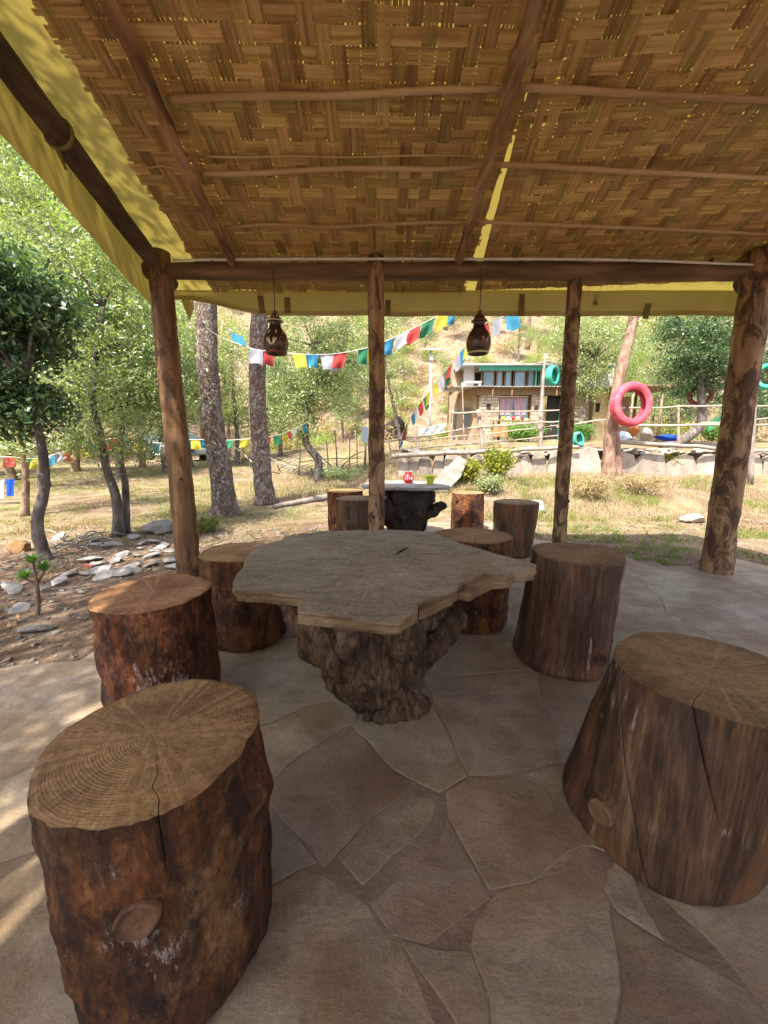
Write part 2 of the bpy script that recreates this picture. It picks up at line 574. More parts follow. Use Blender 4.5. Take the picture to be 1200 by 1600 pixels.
    col = t.ramp(n, [(.3, (.36, .30, .11)), (.7, (.46, .40, .17))])
    t.done(col, .55, t.noise(c, 7, 4, .6), .25, .02, .3)
    tr = t.node('BsdfTranslucent'); tr.inputs[0].default_value = (.46, .36, .075, 1)
    mx = t.node('MixShader'); mx.inputs[0].default_value = .22
    t.link(t.bsdf.outputs[0], mx.inputs[1]); t.link(tr.outputs[0], mx.inputs[2]); t.link(mx.outputs[0], t.out.inputs['Surface'])
    M['tarp'] = t.m
    M['strap'] = plain('dark_strap', (.15, .12, .045), .8)
    M['pvc'] = plain('white_conduit', (.62, .60, .56), .45)
    M['cord'] = plain('dark_cord', (.03, .025, .022), .7)
    # ---- table
    t = NT('slate_top')
    c = t.coords((1, 1, 1))
    big = t.noise(c, 2.4, 6, .65, .7)
    lay = t.noise(t.coords((1.2, 3.2, 1)), 5, 8, .75, 1.0)
    fine = t.noise(c, 75, 5, .7)
    col = t.ramp(big, [(.3, (.185, .143, .105)), (.5, (.30, .245, .19)), (.68, (.40, .34, .27))])
    col = t.mix(.7, col, t.ramp(lay, [(.36, .35), (.5, .8), (.64, 1)]), 'MULTIPLY')
    col = t.mix(.7, col, t.ramp(t.noise(c, 40, 7, .8), [(.35, .35), (.55, 1)]), 'MULTIPLY')
    spots = t.ramp(t.noise(c, 38, 6, .8), [(.54, 0), (.64, .75)])
    col = t.mix(spots, col, (.43, .38, .32))
    col = t.mix(t.ramp(t.noise(c, 3.0, 3, .6), [(.56, 0), (.66, .4)]), col, (.22, .145, .085))
    M['slate'] = t.done(col, t.ramp(lay, [(.3, .62), (.7, .45)]), t.math('ADD', t.math('MULTIPLY', t.math('SNAP', t.noise(t.coords((1, 1.5, 1)), 1.6, 9, .6, .2), .08), 4.0), t.math('ADD', t.math('MULTIPLY', lay, 1.5), t.math('MULTIPLY', fine, .4))), .6, .014, .42)
    M['slate_edge'] = simple('split_slate_edge', [(.3, (.085, .055, .028)), (.5, (.21, .145, .075)), (.7, (.34, .25, .145))], 4, (1, 1, 2.5), .85, 1.0, .02, 22, vary=0)
    t = NT('root_wood')
    c = t.coords((1, 1, 1))
    gr = t.noise(t.coords((1, 1, .28)), 16, 7, .74, 1.2)
    bl = t.noise(c, 5, 6, .7)
    fi = t.noise(t.coords((1, 1, .4)), 70, 5, .78)
    col = t.ramp(gr, [(.31, (.020, .012, .007)), (.43, (.095, .055, .028)), (.55, (.21, .128, .068)), (.70, (.36, .24, .135))])
    col = t.mix(t.ramp(bl, [(.38, .7), (.50, 0)]), col, (.035, .022, .014))
    col = t.mix(.8, col, t.ramp(fi, [(.34, .25), (.56, 1)]), 'MULTIPLY')
    col = t.mix(t.ramp(t.noise(c, 3.4, 5, .7), [(.58, 0), (.68, .5)]), col, (.30, .21, .14))
    M['root'] = t.done(col, .78, t.math('ADD', gr, t.math('MULTIPLY', fi, .6)), 1.0, .03, .3)
    M['root_dark'] = simple('dark_root_wood', [(.3, (.015, .010, .008)), (.5, (.04, .027, .019)), (.7, (.085, .058, .04))], 6, (1, 1, .5), .8, .9, .03, 12, vary=0)
    M['palestone'] = simple('pale_stone', [(.3, (.22, .21, .19)), (.55, (.36, .34, .31)), (.75, (.46, .43, .40))], 3, rough=.75, bump=.6, bscale=16, dist=.02)
    M['greystone'] = simple('grey_slate', [(.3, (.17, .155, .14)), (.55, (.30, .285, .265)), (.75, (.43, .41, .385))], 4, rough=.75, bump=.6, bscale=18, dist=.015, vary=.3)
    M['wallstone'] = simple('upright_slab', [(.3, (.17, .14, .11)), (.5, (.28, .235, .19)), (.72, (.38, .33, .275))], 2.5, (1, 1, .6), .85, .9, .04, 10, vary=.2, hue=.02)
    M['rubble'] = simple('dry_stone', [(.3, (.15, .125, .10)), (.55, (.27, .235, .195)), (.75, (.38, .335, .28))], 4, rough=.85, bump=.7, bscale=14, dist=.03, vary=.3, hue=.02)
    # ---- trees
    t = NT('pine_bark')
    c = t.jitter(t.coords((1, 1, 1)))
    nd = t.node('TexNoise'); nd.inputs['Scale'].default_value = 7; nd.inputs['Detail'].default_value = 6; t.link(c, nd.inputs['Vector'])
    def plates(sc_, stretch, amp):
        vo = t.node('TexVoronoi', feature='DISTANCE_TO_EDGE'); vo.inputs['Scale'].default_value = sc_
        av = t.node('VectorMath', operation='MULTIPLY_ADD'); t.link(nd.outputs['Color'], av.inputs[0]); av.inputs[1].default_value = (amp, amp, amp); t.link(t.jitter(t.coords(stretch)), av.inputs[2])
        t.link(av.outputs[0], vo.inputs['Vector'])
        return vo.outputs['Distance']
    p1 = t.ramp(plates(7, (1.5, 1.5, .42), .55), [(.0, 0), (.20, 1)])
    p2 = t.ramp(plates(19, (1.4, 1.4, .6), .5), [(.0, 0), (.14, 1)])
    pl = t.math('ADD', t.math('MULTIPLY', p1, .65), t.math('MULTIPLY', p2, .35))
    face = t.ramp(t.noise(c, 9, 7, .75), [(.33, (.23, .17, .125)), (.48, (.43, .37, .30)), (.62, (.58, .54, .47))])
    face = t.mix(t.ramp(t.noise(t.coords((1, 1, .6)), 2.2, 4, .6), [(.48, 0), (.62, .6)]), face, (.34, .20, .13))
    col = t.mix(pl, (.06, .042, .034), face)
    M['pine_bark'] = t.done(t.vary(col, .15, .012), .9, t.math('ADD', pl, t.math('MULTIPLY', t.noise(c, 40, 5, .75), .5)), 1.0, .04, .15)
    M['oak_bark'] = simple('oak_bark', [(.3, (.045, .037, .032)), (.55, (.13, .11, .095)), (.75, (.26, .235, .21))], 10, (1, 1, .4), .9, .9, .03, 26, vary=.2)
    M['brown_bark'] = simple('brown_bark', [(.3, (.10, .06, .042)), (.55, (.24, .155, .11)), (.75, (.38, .27, .20))], 10, (1, 1, .4), .9, .9, .03, 26, vary=.2)
    M['oak_leaf'] = leafmat('oak_leaf', (.155, .195, .085), (.35, .395, .205), .30, .36, .8)
    M['dark_leaf'] = leafmat('dark_leaf', (.040, .090, .038), (.105, .175, .075), .38, .25, .55)
    M['lime_leaf'] = leafmat('lime_leaf', (.14, .21, .045), (.29, .34, .10), .5, .45)
    M['pine_leaf'] = leafmat('pine_needle', (.11, .16, .06), (.23, .28, .13), .45, .4)
    M['shrub_leaf'] = leafmat('shrub_leaf', (.15, .17, .02), (.32, .31, .04), .5, .4)
    M['herb_leaf'] = leafmat('herb_leaf', (.06, .15, .03), (.15, .26, .06), .5, .4)
    M['dry_leaf'] = leafmat('dry_leaf', (.24, .17, .085), (.42, .33, .18), .8, .2, .1)
    M['green_blade'] = leafmat('green_blade', (.11, .16, .035), (.26, .27, .09), .6, .4, .2)
    M['straw_blade'] = leafmat('straw_blade', (.28, .21, .135), (.43, .345, .24), .8, .3, .1)
    M['litter'] = leafmat('leaf_litter', (.16, .085, .045), (.36, .24, .14), .85, .1, .1)
    M['stick'] = simple('dry_branch', [(.3, (.14, .115, .095)), (.6, (.28, .245, .205)), (.8, (.38, .34, .30))], 6, (1, 1, 1), .85, .4, .01)
    M['rail'] = simple('peeled_rail', [(.3, (.22, .17, .125)), (.55, (.36, .295, .23)), (.75, (.46, .40, .33))], 5, (.3, 1, 1), .8, .4, .01)
    # ---- flags, lamp, small things
    ink = (.06, .05, .06)
    for k, c_ in (('red', (.52, .075, .07)), ('blue', (.06, .29, .48)), ('yellow', (.58, .52, .08)), ('green', (.06, .27, .15)), ('white', (.50, .52, .60))):
        M['flag_' + k] = cloth('flag_' + k, c_, .45, tuple(x * .45 for x in c_))
    M['clay'] = plain('dark_glazed_clay', (.045, .022, .014), .28, .55)
    M['clay_red'] = plain('painted_clay', (.20, .045, .022), .4)
    M['cream'] = plain('cream_paint', (.62, .50, .30), .5)
    M['black'] = plain('black_hole', (.008, .007, .006), .8)
    M['rubber_red'] = simple('red_painted_rubber', [(.32, (0.312, 0.045, 0.051)), (.55, (.52, .075, .085)), (.8, (0.652, 0.163, 0.174))], 5, rough=.75, bump=.3, bscale=40, vary=.05)
    M['rubber_teal'] = simple('teal_painted_rubber', [(.32, (0.024, 0.216, 0.162)), (.55, (.04, .36, .27)), (.8, (0.124, 0.476, 0.377))], 5, rough=.75, bump=.3, bscale=40, vary=.05)
    M['rubber_brown'] = plain('brown_painted_rubber', (.20, .05, .04), .7)
    M['red_glaze'] = plain('red_glaze', (.55, .02, .03), .25, .5)
    M['lime_glaze'] = plain('lime_glaze', (.50, .62, .03), .3, .5)
    M['white_paint'] = plain('white_paint', (.74, .74, .72), .5)
    M['blue_cloth'] = cloth('blue_cloth', (.02, .10, .55), .3)
    M['pale_cloth'] = cloth('pale_cloth', (.55, .66, .80), .3)
    M['red_petal'] = plain('red_petal', (.60, .02, .02), .5)
    M['rust'] = simple('rust_rock', [(.3, (.16, .07, .03)), (.7, (.36, .18, .09))], 6)
    M['car_paint'] = plain('car_paint', (.62, .72, .76), .25, .5)
    M['glass'] = plain('window_glass', (.10, .15, .18), .08, .9)  # pale blue-grey base puts the sky's reflection into the panes' colour
    M['tyre'] = plain('black_rubber', (.02, .02, .02), .8)
    M['chrome'] = plain('wheel_metal', (.45, .45, .45), .35, .5, 0, .8)
    M['teal'] = plain('teal_fascia', (.06, .33, .27), .6)
    M['window_wood'] = plain('window_wood', (.25, .155, .09), .7)
    M['dark_room'] = plain('dark_interior', (.02, .018, .016), .8)
    M['mud'] = simple('mud_plaster', [(.3, (.25, .17, .11)), (.55, (.37, .27, .18)), (.75, (.46, .36, .25))], 2.2, rough=.9, bump=.6, bscale=12, dist=.03, vary=0)
    M['yellow_wall'] = simple('yellow_plaster', [(.3, (.44, .33, .17)), (.7, (.56, .45, .26))], 2.2, rough=.9, bump=.4, vary=0)
    M['housestone'] = simple('house_stone', [(.3, (.29, .22, .15)), (.55, (.44, .36, .27)), (.75, (.55, .48, .38))], 3, rough=.85, bump=.6, bscale=12, dist=.03, vary=.3, hue=.02)
    M['tin'] = simple('roof_tin', [(.3, (.27, .25, .23)), (.7, (.46, .44, .41))], 2, rough=.5, bump=.2, vary=0)
    M['pink'] = cloth('pink_curtain', (.55, .34, .40), .3)
    M['orange'] = plain('orange_cloth', (.55, .19, .08), .8)
    M['steel'] = plain('galvanised_pole', (.50, .51, .52), .4, .5)


build_materials()


# ------------------------------------------------------------------ ground
def build_ground():
    ta = np.linspace(-1, 1, 230)
    xs = np.sinh(ta * 3.6) / np.sinh(3.6) * 120
    tb = np.linspace(0, 1, 250)
    ys = -40 + 40 * tb / .12
    ys = np.where(tb < .12, ys, 0)
    far = (tb - .12) / .88
    ys = np.where(tb < .12, ys, 26 * far / .72 * (far < .72) + (far >= .72) * (26 + 124 * (np.clip(far - .72, 0, 1) / .28) ** 1.6))
    vt, fs = [], []
    for y in ys:
        for x in xs:
            vt.append((x, y, terrain(float(x), float(y))))
    n = len(xs)
    i, j = np.meshgrid(np.arange(len(ys) - 1), np.arange(n - 1), indexing='ij')
    a = (i * n + j).ravel()
    me = np_mesh('ground', vt, np.stack([a, a + 1, a + n + 1, a + n], 1))
    props(add('ground', me, M['ground'], smooth=True), kind='structure')


def paved(x, y):
    k = 0.07 * noise.noise(V((x * 2, y * 2, 9)))
    if x < -1.86 + k or x > 5.2 or y < -4.6: return False
    if x < -0.75: e = 3.92
    elif x < 2.15: e = 6.5
    elif x < 3.2: e = 4.95 - (x - 2.15) * .95
    else: e = 3.93
    return y < e + k


def build_patio():
    rng = random.Random(11)
    pix = [(700, 1470), (610, 1275), (455, 1330), (470, 1560), (865, 1480), (1010, 1440), (1020, 1580), (390, 1060), (790, 1140),
           (640, 1170), (700, 1340), (30, 1500), (70, 1290), (80, 1110), (820, 1310), (960, 1180), (1090, 930), (1000, 1010),
           (1180, 960), (460, 1180), (1150, 1460), (250, 1560), (560, 1240), (1140, 890)]
    sites = [atZ(a, b).to_2d() for a, b in pix]
    tries = 0
    while tries < 9000:
        tries += 1
        p = V((rng.uniform(-2.7, 6), rng.uniform(-5.4, 7.3)))
        md = .72 + .28 * noise.noise(V((p.x, p.y, 0)))
        if p.y > 3: md *= .9
        if all((p - q).length > md for q in sites): sites.append(p)
    root = MB()
    # mortar bed, one sheet just under the slab tops
    g = .18
    bed = {}
    x = -2.0
    while x < 5.4:
        y = -4.8
        while y < 6.8:
            if paved(x + g / 2, y + g / 2):
                ids = []
                for dx, dy in ((0, 0), (g, 0), (g, g), (0, g)):
                    k = (round((x + dx) / g), round((y + dy) / g))
                    if k not in bed:
                        bed[k] = len(root.v)
                        root.v.append((x + dx, y + dy, -.0005 + .002 * noise.noise(V((x * 5, y * 5, 1)))))
                    ids.append(bed[k])
                root.f.append(tuple(ids)); root.m.append(0)
            y += g
        x += g
    bedo = root.put('patio', M['mortar'], None, True)
    props(bedo, kind='structure')

    def warp(p):
        q = V((p.x, p.y, 0))
        a = noise.noise_vector(q * 1.7) * .13 + noise.noise_vector(q * 4.5 + V((5, 5, 5))) * .045 + noise.noise_vector(q * 14 + V((9, 5, 2))) * .010
        return V((p.x + a.x, p.y + a.y))
    wts = [rng.uniform(-.085, .085) for _ in sites]
    for si, s in enumerate(sites):
        if not paved(s.x, s.y): continue
        ws = wts[si]
        poly = [s + V((a, b)) for a, b in ((-1.3, -1.3), (1.3, -1.3), (1.3, 1.3), (-1.3, 1.3))]
        for qi, q in enumerate(sites):
            d = q - s
            if d.length < 1e-6 or d.length > 2.3: continue
            m = s + d * min(.85, max(.15, .5 + (ws - wts[qi]) / (2 * d.length_squared)))
            out = []
            for i in range(len(poly)):
                a, b = poly[i], poly[(i + 1) % len(poly)]
                da, db = (a - m).dot(d), (b - m).dot(d)
                if da <= 0: out.append(a)
                if da * db < 0: out.append(a + (b - a) * (da / (da - db)))
            poly = out
            if len(poly) < 3: break
        if len(poly) < 3: continue
        pts = []
        near = s.length < 3.2
        stp = .055 if near else .10
        for i in range(len(poly)):
            a, b = poly[i], poly[(i + 1) % len(poly)]
            k = max(1, int((b - a).length / stp))
            for t in range(k): pts.append(warp(a + (b - a) * (t / k)))
        c = sum(pts, V((0, 0))) / len(pts)
        gap = rng.uniform(.0005, .003)
        tilt = V((rng.uniform(-.003, .003), rng.uniform(-.003, .003)))
        lift = rng.uniform(.0005, .0022)
        mb = MB()
        rings_ = []
        for ins, z in ((0, -.02), (0, -.003), (.005, -.0005), (.02, .0)):
            ring = []
            for p in pts:
                d = (c - p); L = d.length
                q = p + d / L * min(L * .5, gap + ins * (1 + .7 * noise.noise(V((p.x * 12, p.y * 12, 4)))))
                ring.append(len(mb.v))
                zz = z + (lift + tilt.dot(q - c) if z >= -.005 else 0)
                mb.v.append((q.x - c.x, q.y - c.y, zz))
            rings_.append(ring)
        n = len(pts)
        for A, B in zip(rings_[:-1], rings_[1:]):
            for i in range(n):
                mb.f.append((A[i], A[(i + 1) % n], B[(i + 1) % n], B[i])); mb.m.append(0)
        mb.f.append(tuple(rings_[-1])); mb.m.append(0)
        o = mb.put('flagstone', M['flag'], bedo, False, (c.x, c.y, 0))


# ------------------------------------------------------------------ hut
SL = .281
NRM = V((0, SL, 1)).normalized()
EX = V((1, 0, 0))
EY = V((.034, -1, SL)).normalized()
YB, ZB = 3.85, 3.0
RIDGE = 4.35


def roofP(u, v, off=0.0):
    return V((u + .034 * v, YB - v, ZB + SL * v)) + NRM * off


def weave(hut, name, o_u, o_v, ang, nu, nv, pitch, pattern, seed, eg0=0.0, clip=None):
    """one mat: long split-bamboo strips woven over and under each other"""
    rng = random.Random(seed)
    O = roofP(o_u, o_v, 0)
    ca, sa = cos(ang), sin(ang)
    ex = (EX * ca + EY * sa).normalized()
    ey = (EY * ca - EX * sa).normalized()
    ez = ex.cross(ey).normalized()
    a = .0050
    fr = MB()
    # frayed ends bound along the edge of the mat
    mato = None
    strips = []

    def strip(n, first, idx, is_warp):
        nsl = rng.choice((3, 3, 4))
        wide = .75 if is_warp else (.9 if idx < 24 else .55)
        wd = pitch * rng.uniform(.965, .99)
        loose = rng.uniform(.09, .20) * pitch if rng.random() < wide else 0
        cuts = [0]
        for k in range(nsl): cuts.append(cuts[-1] + rng.uniform(.7, 1.3))
        cuts = [(c / cuts[-1] - .5) * wd for c in cuts]
        mb = MB()
        e0, e1 = rng.uniform(-.03, .04), rng.uniform(-.03, .04)
        wob = rng.uniform(0, 100)
        for k in range(nsl):
            g0 = rng.choice((.0001, .0002, .0005, .0013, .0019)); y0, y1 = cuts[k] + g0, cuts[k + 1] - g0
            b = len(mb.v); cnt = 0
            s0, s1 = rng.uniform(-.02, .02), rng.uniform(-.02, .02)
            dz = rng.uniform(-.0008, .0008)
            for j in range(n):
                ov = pattern(idx, j) if is_warp else not pattern(j, idx)
                z = (a if ov else -a) * (-1 if is_warp else 1) + dz
                for h in (-.30, .30):
                    x = (j + .5 + h) * pitch
                    if j == 0 and h < 0: x -= (.02 + e0 + s0) * (.25 if O.x > .5 else 1)
                    if j == n - 1 and h > 0: x += .02 + e1 + s1
                    if clip and not is_warp: x = min(x, clip((idx + .5) * pitch) + s1 * .4)
                    wv = .004 * noise.noise(V((x * 3, wob, 0)))
                    nar = .0007 * noise.noise(V((x * 9, wob, k * 3.0)))
                    op = loose * max(0, min(1, 2.4 * noise.noise(V((x * 1.3, wob * 7, 2)))))
                    e_lo, e_hi = (op * .5 if k == 0 else 0), (op * .5 if k == nsl - 1 else 0)
                    mb.v.append((x, y0 + wv + nar + e_lo, z)); mb.v.append((x, y1 + wv - nar - e_hi, z))
                    cnt += 1
            for q in range(cnt - 1):
                i0 = b + q * 2
                mb.f.append((i0, i0 + 2, i0 + 3, i0 + 1)); mb.m.append(0)
        return mb
    # selvedge: a few loose slivers that stick out along the mat's lower edge
    for k in range(nu * 2):
        x = rng.uniform(0, nu * pitch); L = rng.uniform(.03, .09); wd = rng.uniform(.002, .005); sk = rng.uniform(-.02, .02)
        fr.face([(x, .01, -.006), (x + wd, .01, -.006), (x + wd + sk, -L, -.004), (x + sk, -L, -.004)])
    mat4 = Matrix((ex, ey, ez)).transposed().to_4x4()
    mat4.translation = O
    mato = bpy.data.objects.new(name, None); COL.objects.link(mato); mato.parent = hut; mato.empty_display_size = .1
    mato.matrix_local = mat4
    props(fr.put('fringe', M['strip'], mato), kind='stuff')
    for i in range(nu):
        if (i + .5) * pitch < eg0: continue
        o = strip(nv, 0, i, True).put('bamboo_strip', M['strip_dull_sheen'], mato)
        R = Matrix(((0, 1, 0), (1, 0, 0), (0, 0, -1))).transposed().to_4x4()   # local X runs up the slope
        R = Matrix(((0, 1, 0, 0), (1, 0, 0, 0), (0, 0, -1, 0), (0, 0, 0, 1)))
        R.translation = V(((i + .5) * pitch, 0, 0))
        o.matrix_local = R
    for j in range(nv):
        o = strip(nu, 0, j, False).put('bamboo_strip', M['strip'], mato)
        R = Matrix.Identity(4)
        R.translation = V((0, (j + .5) * pitch, 0))
        o.matrix_local = R
    return mato


def build_hut():
    rng = random.Random(5)
    hut = thing('pavilion', 'open-sided pavilion of rough timber posts with a bamboo mat roof under a yellow tarpaulin', 'pavilion', (0, YB, 0))
    base = bpy.data.objects.new
    hut.location = (0, 0, 0)

    def post(xb, xt, yb, ztop, rb, rt, mat, seed, lean=0.0):
        n = 34
        path = []
        for i in range(n):
            t = i / (n - 1)
            wob = V((noise.noise(V((t * 2.2, seed, 0))), noise.noise(V((t * 2.2, seed, 5))), 0)) * .018 * sin(pi * t)
            path.append(V((0, 0, -.06 + t * (ztop + .06))) + V(((xt - xb) * t, lean * t, 0)) + wob)
        rad = [(rb + (rt - rb) * i / (n - 1)) * (1 + .10 * math.exp(-i * .5)) for i in range(n)]
        mb = MB(); mb.tube(path, rad, 22, rough=.10, seed=seed, freq=7)
        o = mb.put('post', mat, hut, True, (xb, yb, 0))
        # knots and snapped branch stubs
        kb = MB()
        for k in range(4):
            i = rng.randrange(4, n - 3); a = rng.uniform(pi, 2 * pi)
            p = path[i] + V((cos(a), sin(a), 0)) * rad[i] * .93
            d = V((cos(a), sin(a), .35)) * rng.uniform(.012, .03)
            kb.tube([p, p + d], [.020, .013], 8, rough=.2, seed=k)
        kb.put('knot', mat, o, True)
        return o
    post(-2.03, -2.06, 3.85, 3.02, .115, .100, M['post'], 1)
    post(-.072, -.076, 3.84, 2.98, .083, .076, M['patch'], 2)
    post(1.83, 1.785, 3.90, 2.83, .068, .066, M['patch'], 3)
    post(3.44, 3.42, 3.83, 3.02, .128, .120, M['patch'], 4)
    for x, yb, h in ((-2.05, -.4, 4.05), (3.55, -.4, 4.05), (-2.05, -4.3, 3.05), (.6, -4.3, 3.05), (3.55, -4.3, 3.05)):
        post(x, x, yb, h, .11, .10, M['post'], x + yb)

    def log(name, a, b, r0, r1, mat, seed, n=26, bend=.02, rough=.12):
        path = []
        for i in range(n):
            t = i / (n - 1)
            path.append(V(a).lerp(V(b), t) + V((noise.noise(V((t * 2.5, seed, 1))), noise.noise(V((t * 2.5, seed, 2))), noise.noise(V((t * 2.5, seed, 3))))) * bend)
        o_ = V(a)
        mb = MB(); mb.tube([p - o_ for p in path], [r0 + (r1 - r0) * i / (n - 1) for i in range(n)], 16, rough=rough, seed=seed, freq=8)
        return mb.put(name, mat, hut, True, o_)
    log('beam', (-2.2, 3.87, 2.875), (3.62, 3.87, 2.865), .070, .080, M['beam'], 21)
    log('side_beam', roofP(-2.075, -.25, -.10), roofP(-2.075, RIDGE, -.10), .072, .082, M['darklog'], 22)
    log('side_beam', roofP(3.50, -.25, -.12), roofP(3.50, RIDGE, -.12), .085, .09, M['darklog'], 23)
    log('ridge_beam', (-2.3, YB - RIDGE, ZB + SL * RIDGE - .14), (3.8, YB - RIDGE, ZB + SL * RIDGE - .14), .08, .085, M['beam'], 24)
    log('beam', (-2.2, -4.3, 3.0), (3.62, -4.3, 3.0), .075, .08, M['beam'], 25)
    for u, s in ((-1.376, 31), (.674, 32)):
        log('rafter', roofP(u, -.12, -.088), roofP(u + .01, RIDGE - .05, -.088), .034, .056, M['rafter'], s, n=70, bend=.04, rough=.42)
    # round bamboo battens with their nodes
    def batten(a, b, r, seed, sag=.0):
        n = 40
        a, b = V(a), V(b)
        L = (b - a).length
        path, rad = [], []
        node = .31
        for i in range(n):
            t = i / (n - 1)
            p = a.lerp(b, t) + NRM * (noise.noise(V((t * 3, seed, 0))) * .012 - sag * sin(pi * t)) + EY * noise.noise(V((t * 3, seed, 4))) * .02
            path.append(p - a)
            d = (t * L + seed * .07) % node
            rad.append(r * (1.12 if d < L / n else 1.0) * (1 - .15 * t))
        mb = MB(); mb.tube(path, rad, 12)
        return mb.put('batten', M['batten'], hut, True, a)
    for k, v in enumerate((.345, .785, 1.215, 1.75, 2.3, 2.9, 3.5, 4.05)):
        r = .014 + .0025 * min(k, 3)
        batten(roofP(-1.33, v - .03, -.030), roofP(.66, v + .02, -.030), r, k + 1)
        batten(roofP(.72, v + .03, -.032), roofP(3.62, v - .10, -.032), r, k + 11)
    batten(roofP(-1.72, .80, -.02), roofP(-1.42, .78, -.02), .007, 40)
    batten(roofP(-1.25, .86, -.02), roofP(.62, .86, -.02), .006, 41)

    # woven mats
    def pat_plain(i, j):
        d = i if (i // 8) % 2 == 0 else -i
        ph = 1 if noise.noise(V((i * .23, j * .19, 3))) > .25 else 0
        return (d + j + ph) % 4 < 2

    def pat_twill(i, j):
        d = j if (j // 9) % 2 == 0 else -j
        return (i + d) % 4 < 2
    P = .081
    def slit(v):
        e = .955 - .07 * (v + .42)
        g = .070 * (1 - sstep(.50, 1.15, v)) - .012
        return e - g + .012 * noise.noise(V((v * 9, 0, 0)))
    weave(hut, 'bamboo_mat', -1.76, -.445, 0, 32, 58, P, pat_plain, 3, clip=lambda y: slit(y - .445) + 1.76)
    weave(hut, 'bamboo_mat', .955, -.455, radians(4.0), 34, 56, P, pat_twill, 4)
    # mats of the far slope of the roof, behind the camera
    mb = MB()
    yr, zr = YB - RIDGE, ZB + SL * RIDGE
    mb.face([(-2.0, yr - .02, zr - .03), (3.7, yr - .02, zr - .03), (3.7, -4.55, 3.02), (-2.0, -4.55, 3.02)])
    mb.put('bamboo_mat', M['strip'], hut)

    # tarpaulin: over the mats, over the side beams, hanging as a valance
    us = np.linspace(-2.22, 3.78, 61)
    vs_ = np.linspace(-.47, RIDGE, 46)
    vt, fc = [], []
    idx = {}

    def put(key, p):
        idx[key] = len(vt); vt.append(tuple(p))
    for i, u in enumerate(us):
        for j, v in enumerate(vs_):
            off = .055 + .010 * noise.noise(V((u * 2, v * 2, 0)))
            if u < -1.75: off += -.0 + .012 * noise.noise(V((u * 5, v * 2.2, 3)))
            if v < -.3: off -= (-.3 - v) * .25
            put((i, j), roofP(u, v, off))
        for k in range(1, 14):
            t = k / 13
            put((i, 45 + k), (u + .034 * RIDGE, yr - t * 4.2, zr + .055 - t * 1.15 * 1.03))
    ni, nj = len(us), 59
    for i in range(ni - 1):
        for j in range(nj - 1):
            fc.append((idx[i, j], idx[i, j + 1], idx[i + 1, j + 1], idx[i + 1, j]))
    # side valances
    for side, i0, sg in ((0, 0, -1), (1, ni - 1, 1)):
        prev = [idx[i0, j] for j in range(nj)]
        for r in range(1, 7):
            t = r / 6
            cur = []
            for j in range(nj):
                p = V(vt[idx[i0, j]])
                fold = noise.noise(V((p.y * 1.6, r * .2, side * 9)))
                hang = .40 + .03 * noise.noise(V((p.y * .9, 2, side)))
                q = p + V((sg * (.03 * sin(t * pi * .5) + .025 * fold * t), 0, -hang * t))
                cur.append(len(vt)); vt.append(tuple(q))
            for j in range(nj - 1): fc.append((prev[j], prev[j + 1], cur[j + 1], cur[j]))
            prev = cur
    # front valance
    prev = [idx[i, 0] for i in range(ni)]
    for r in range(1, 8):
        t = r / 7
        cur = []
        for i, u in enumerate(us):
            p = V(vt[idx[i, 0]])
            zh = 2.645 + .16 * sstep(-1.1, -2.15, u) + .012 * noise.noise(V((u * 1.7, 0, 1)))
            q = V((p.x, p.y + .05 * sin(t * pi / 2) + .02 * t * noise.noise(V((u * 2.2, t, 4))), p.z + (zh - p.z) * t))
            cur.append(len(vt)); vt.append(tuple(q))
        for i in range(ni - 1): fc.append((prev[i], cur[i], cur[i + 1], prev[i + 1]))
        hem_prev, prev = prev, cur
    tarp = add('tarpaulin', np_mesh('tarpaulin', vt, fc), M['tarp'], hut, smooth=True)
    # hem: the doubled lower edge
    mb = MB()
    hp = [V(vt[k]) + V((0, -.004, .0)) for k in prev]
    for a, b in zip(hp[:-1], hp[1:]):
        mb.face([a, b, b + V((0, -.002, .045)), a + V((0, -.002, .045))])
    mb.put('hem', M['tarp'], tarp)
    # loose corner of the tarpaulin that hangs by the corner post
    mb = MB()
    c0 = atY(277, 445, 4.38)
    P_ = [c0, c0 + V((.16, 0, -.02)), c0 + V((.15, .02, -.22)), c0 + V((.10, .0, -.36)), c0 + V((.05, -.02, -.20))]
    mb.face(P_); mb.put('corner_flap', M['tarp'], tarp)
    # straps that tie the valance
    for px, y0, y1, wd in ((408, 455, 492, 9), (449, 462, 491, 9), (606, 466, 496, 8), (815, 456, 497, 9), (931, 452, 478, 7), (1011, 472, 500, 9)):
        a, b = atY(px, y0, 4.33), atY(px, y1, 4.37)
        mb = MB(); mb.box((0, 0, 0), (wd / FPX * 4.0, .006, (a - b).length * .85), Euler((.12, rng.uniform(-.06, .06), 0)))
        mb.put('strap', M['strap'], hut, False, (a + b) / 2)
    # strap round the side beam
    c = roofP(-2.075, 1.06, -.10)
    mb = MB(); ringp = [c + V((.085 * cos(a), 0, .085 * sin(a))) for a in np.linspace(0, 2 * pi, 15)[:-1]]
    mb.tube(ringp, .013, 6, closed=True)
    mb.tube([c + V((-.02, 0, -.08)), c + V((.02, 0, -.20))], [.016, .008], 6)
    mb.put('strap', M['strap'], hut)
    # white conduit along the beam
    pts = curve_pts([(-1.9, 3.775, 2.925), (-.8, 3.77, 2.93), (.6, 3.77, 2.93), (2.0, 3.77, 2.925), (3.36, 3.775, 2.885)], 40)
    mb = MB(); mb.tube(pts, .011, 8); mb.put('conduit', M['pvc'], hut, True)
    mb = MB()
    for x in (-1.55, -.6, .25, 1.25, 2.2, 2.95):
        mb.box((x, 3.79, 2.925), (.012, .05, .035))
    props(mb.put('conduit_clip', M['beam'], hut))


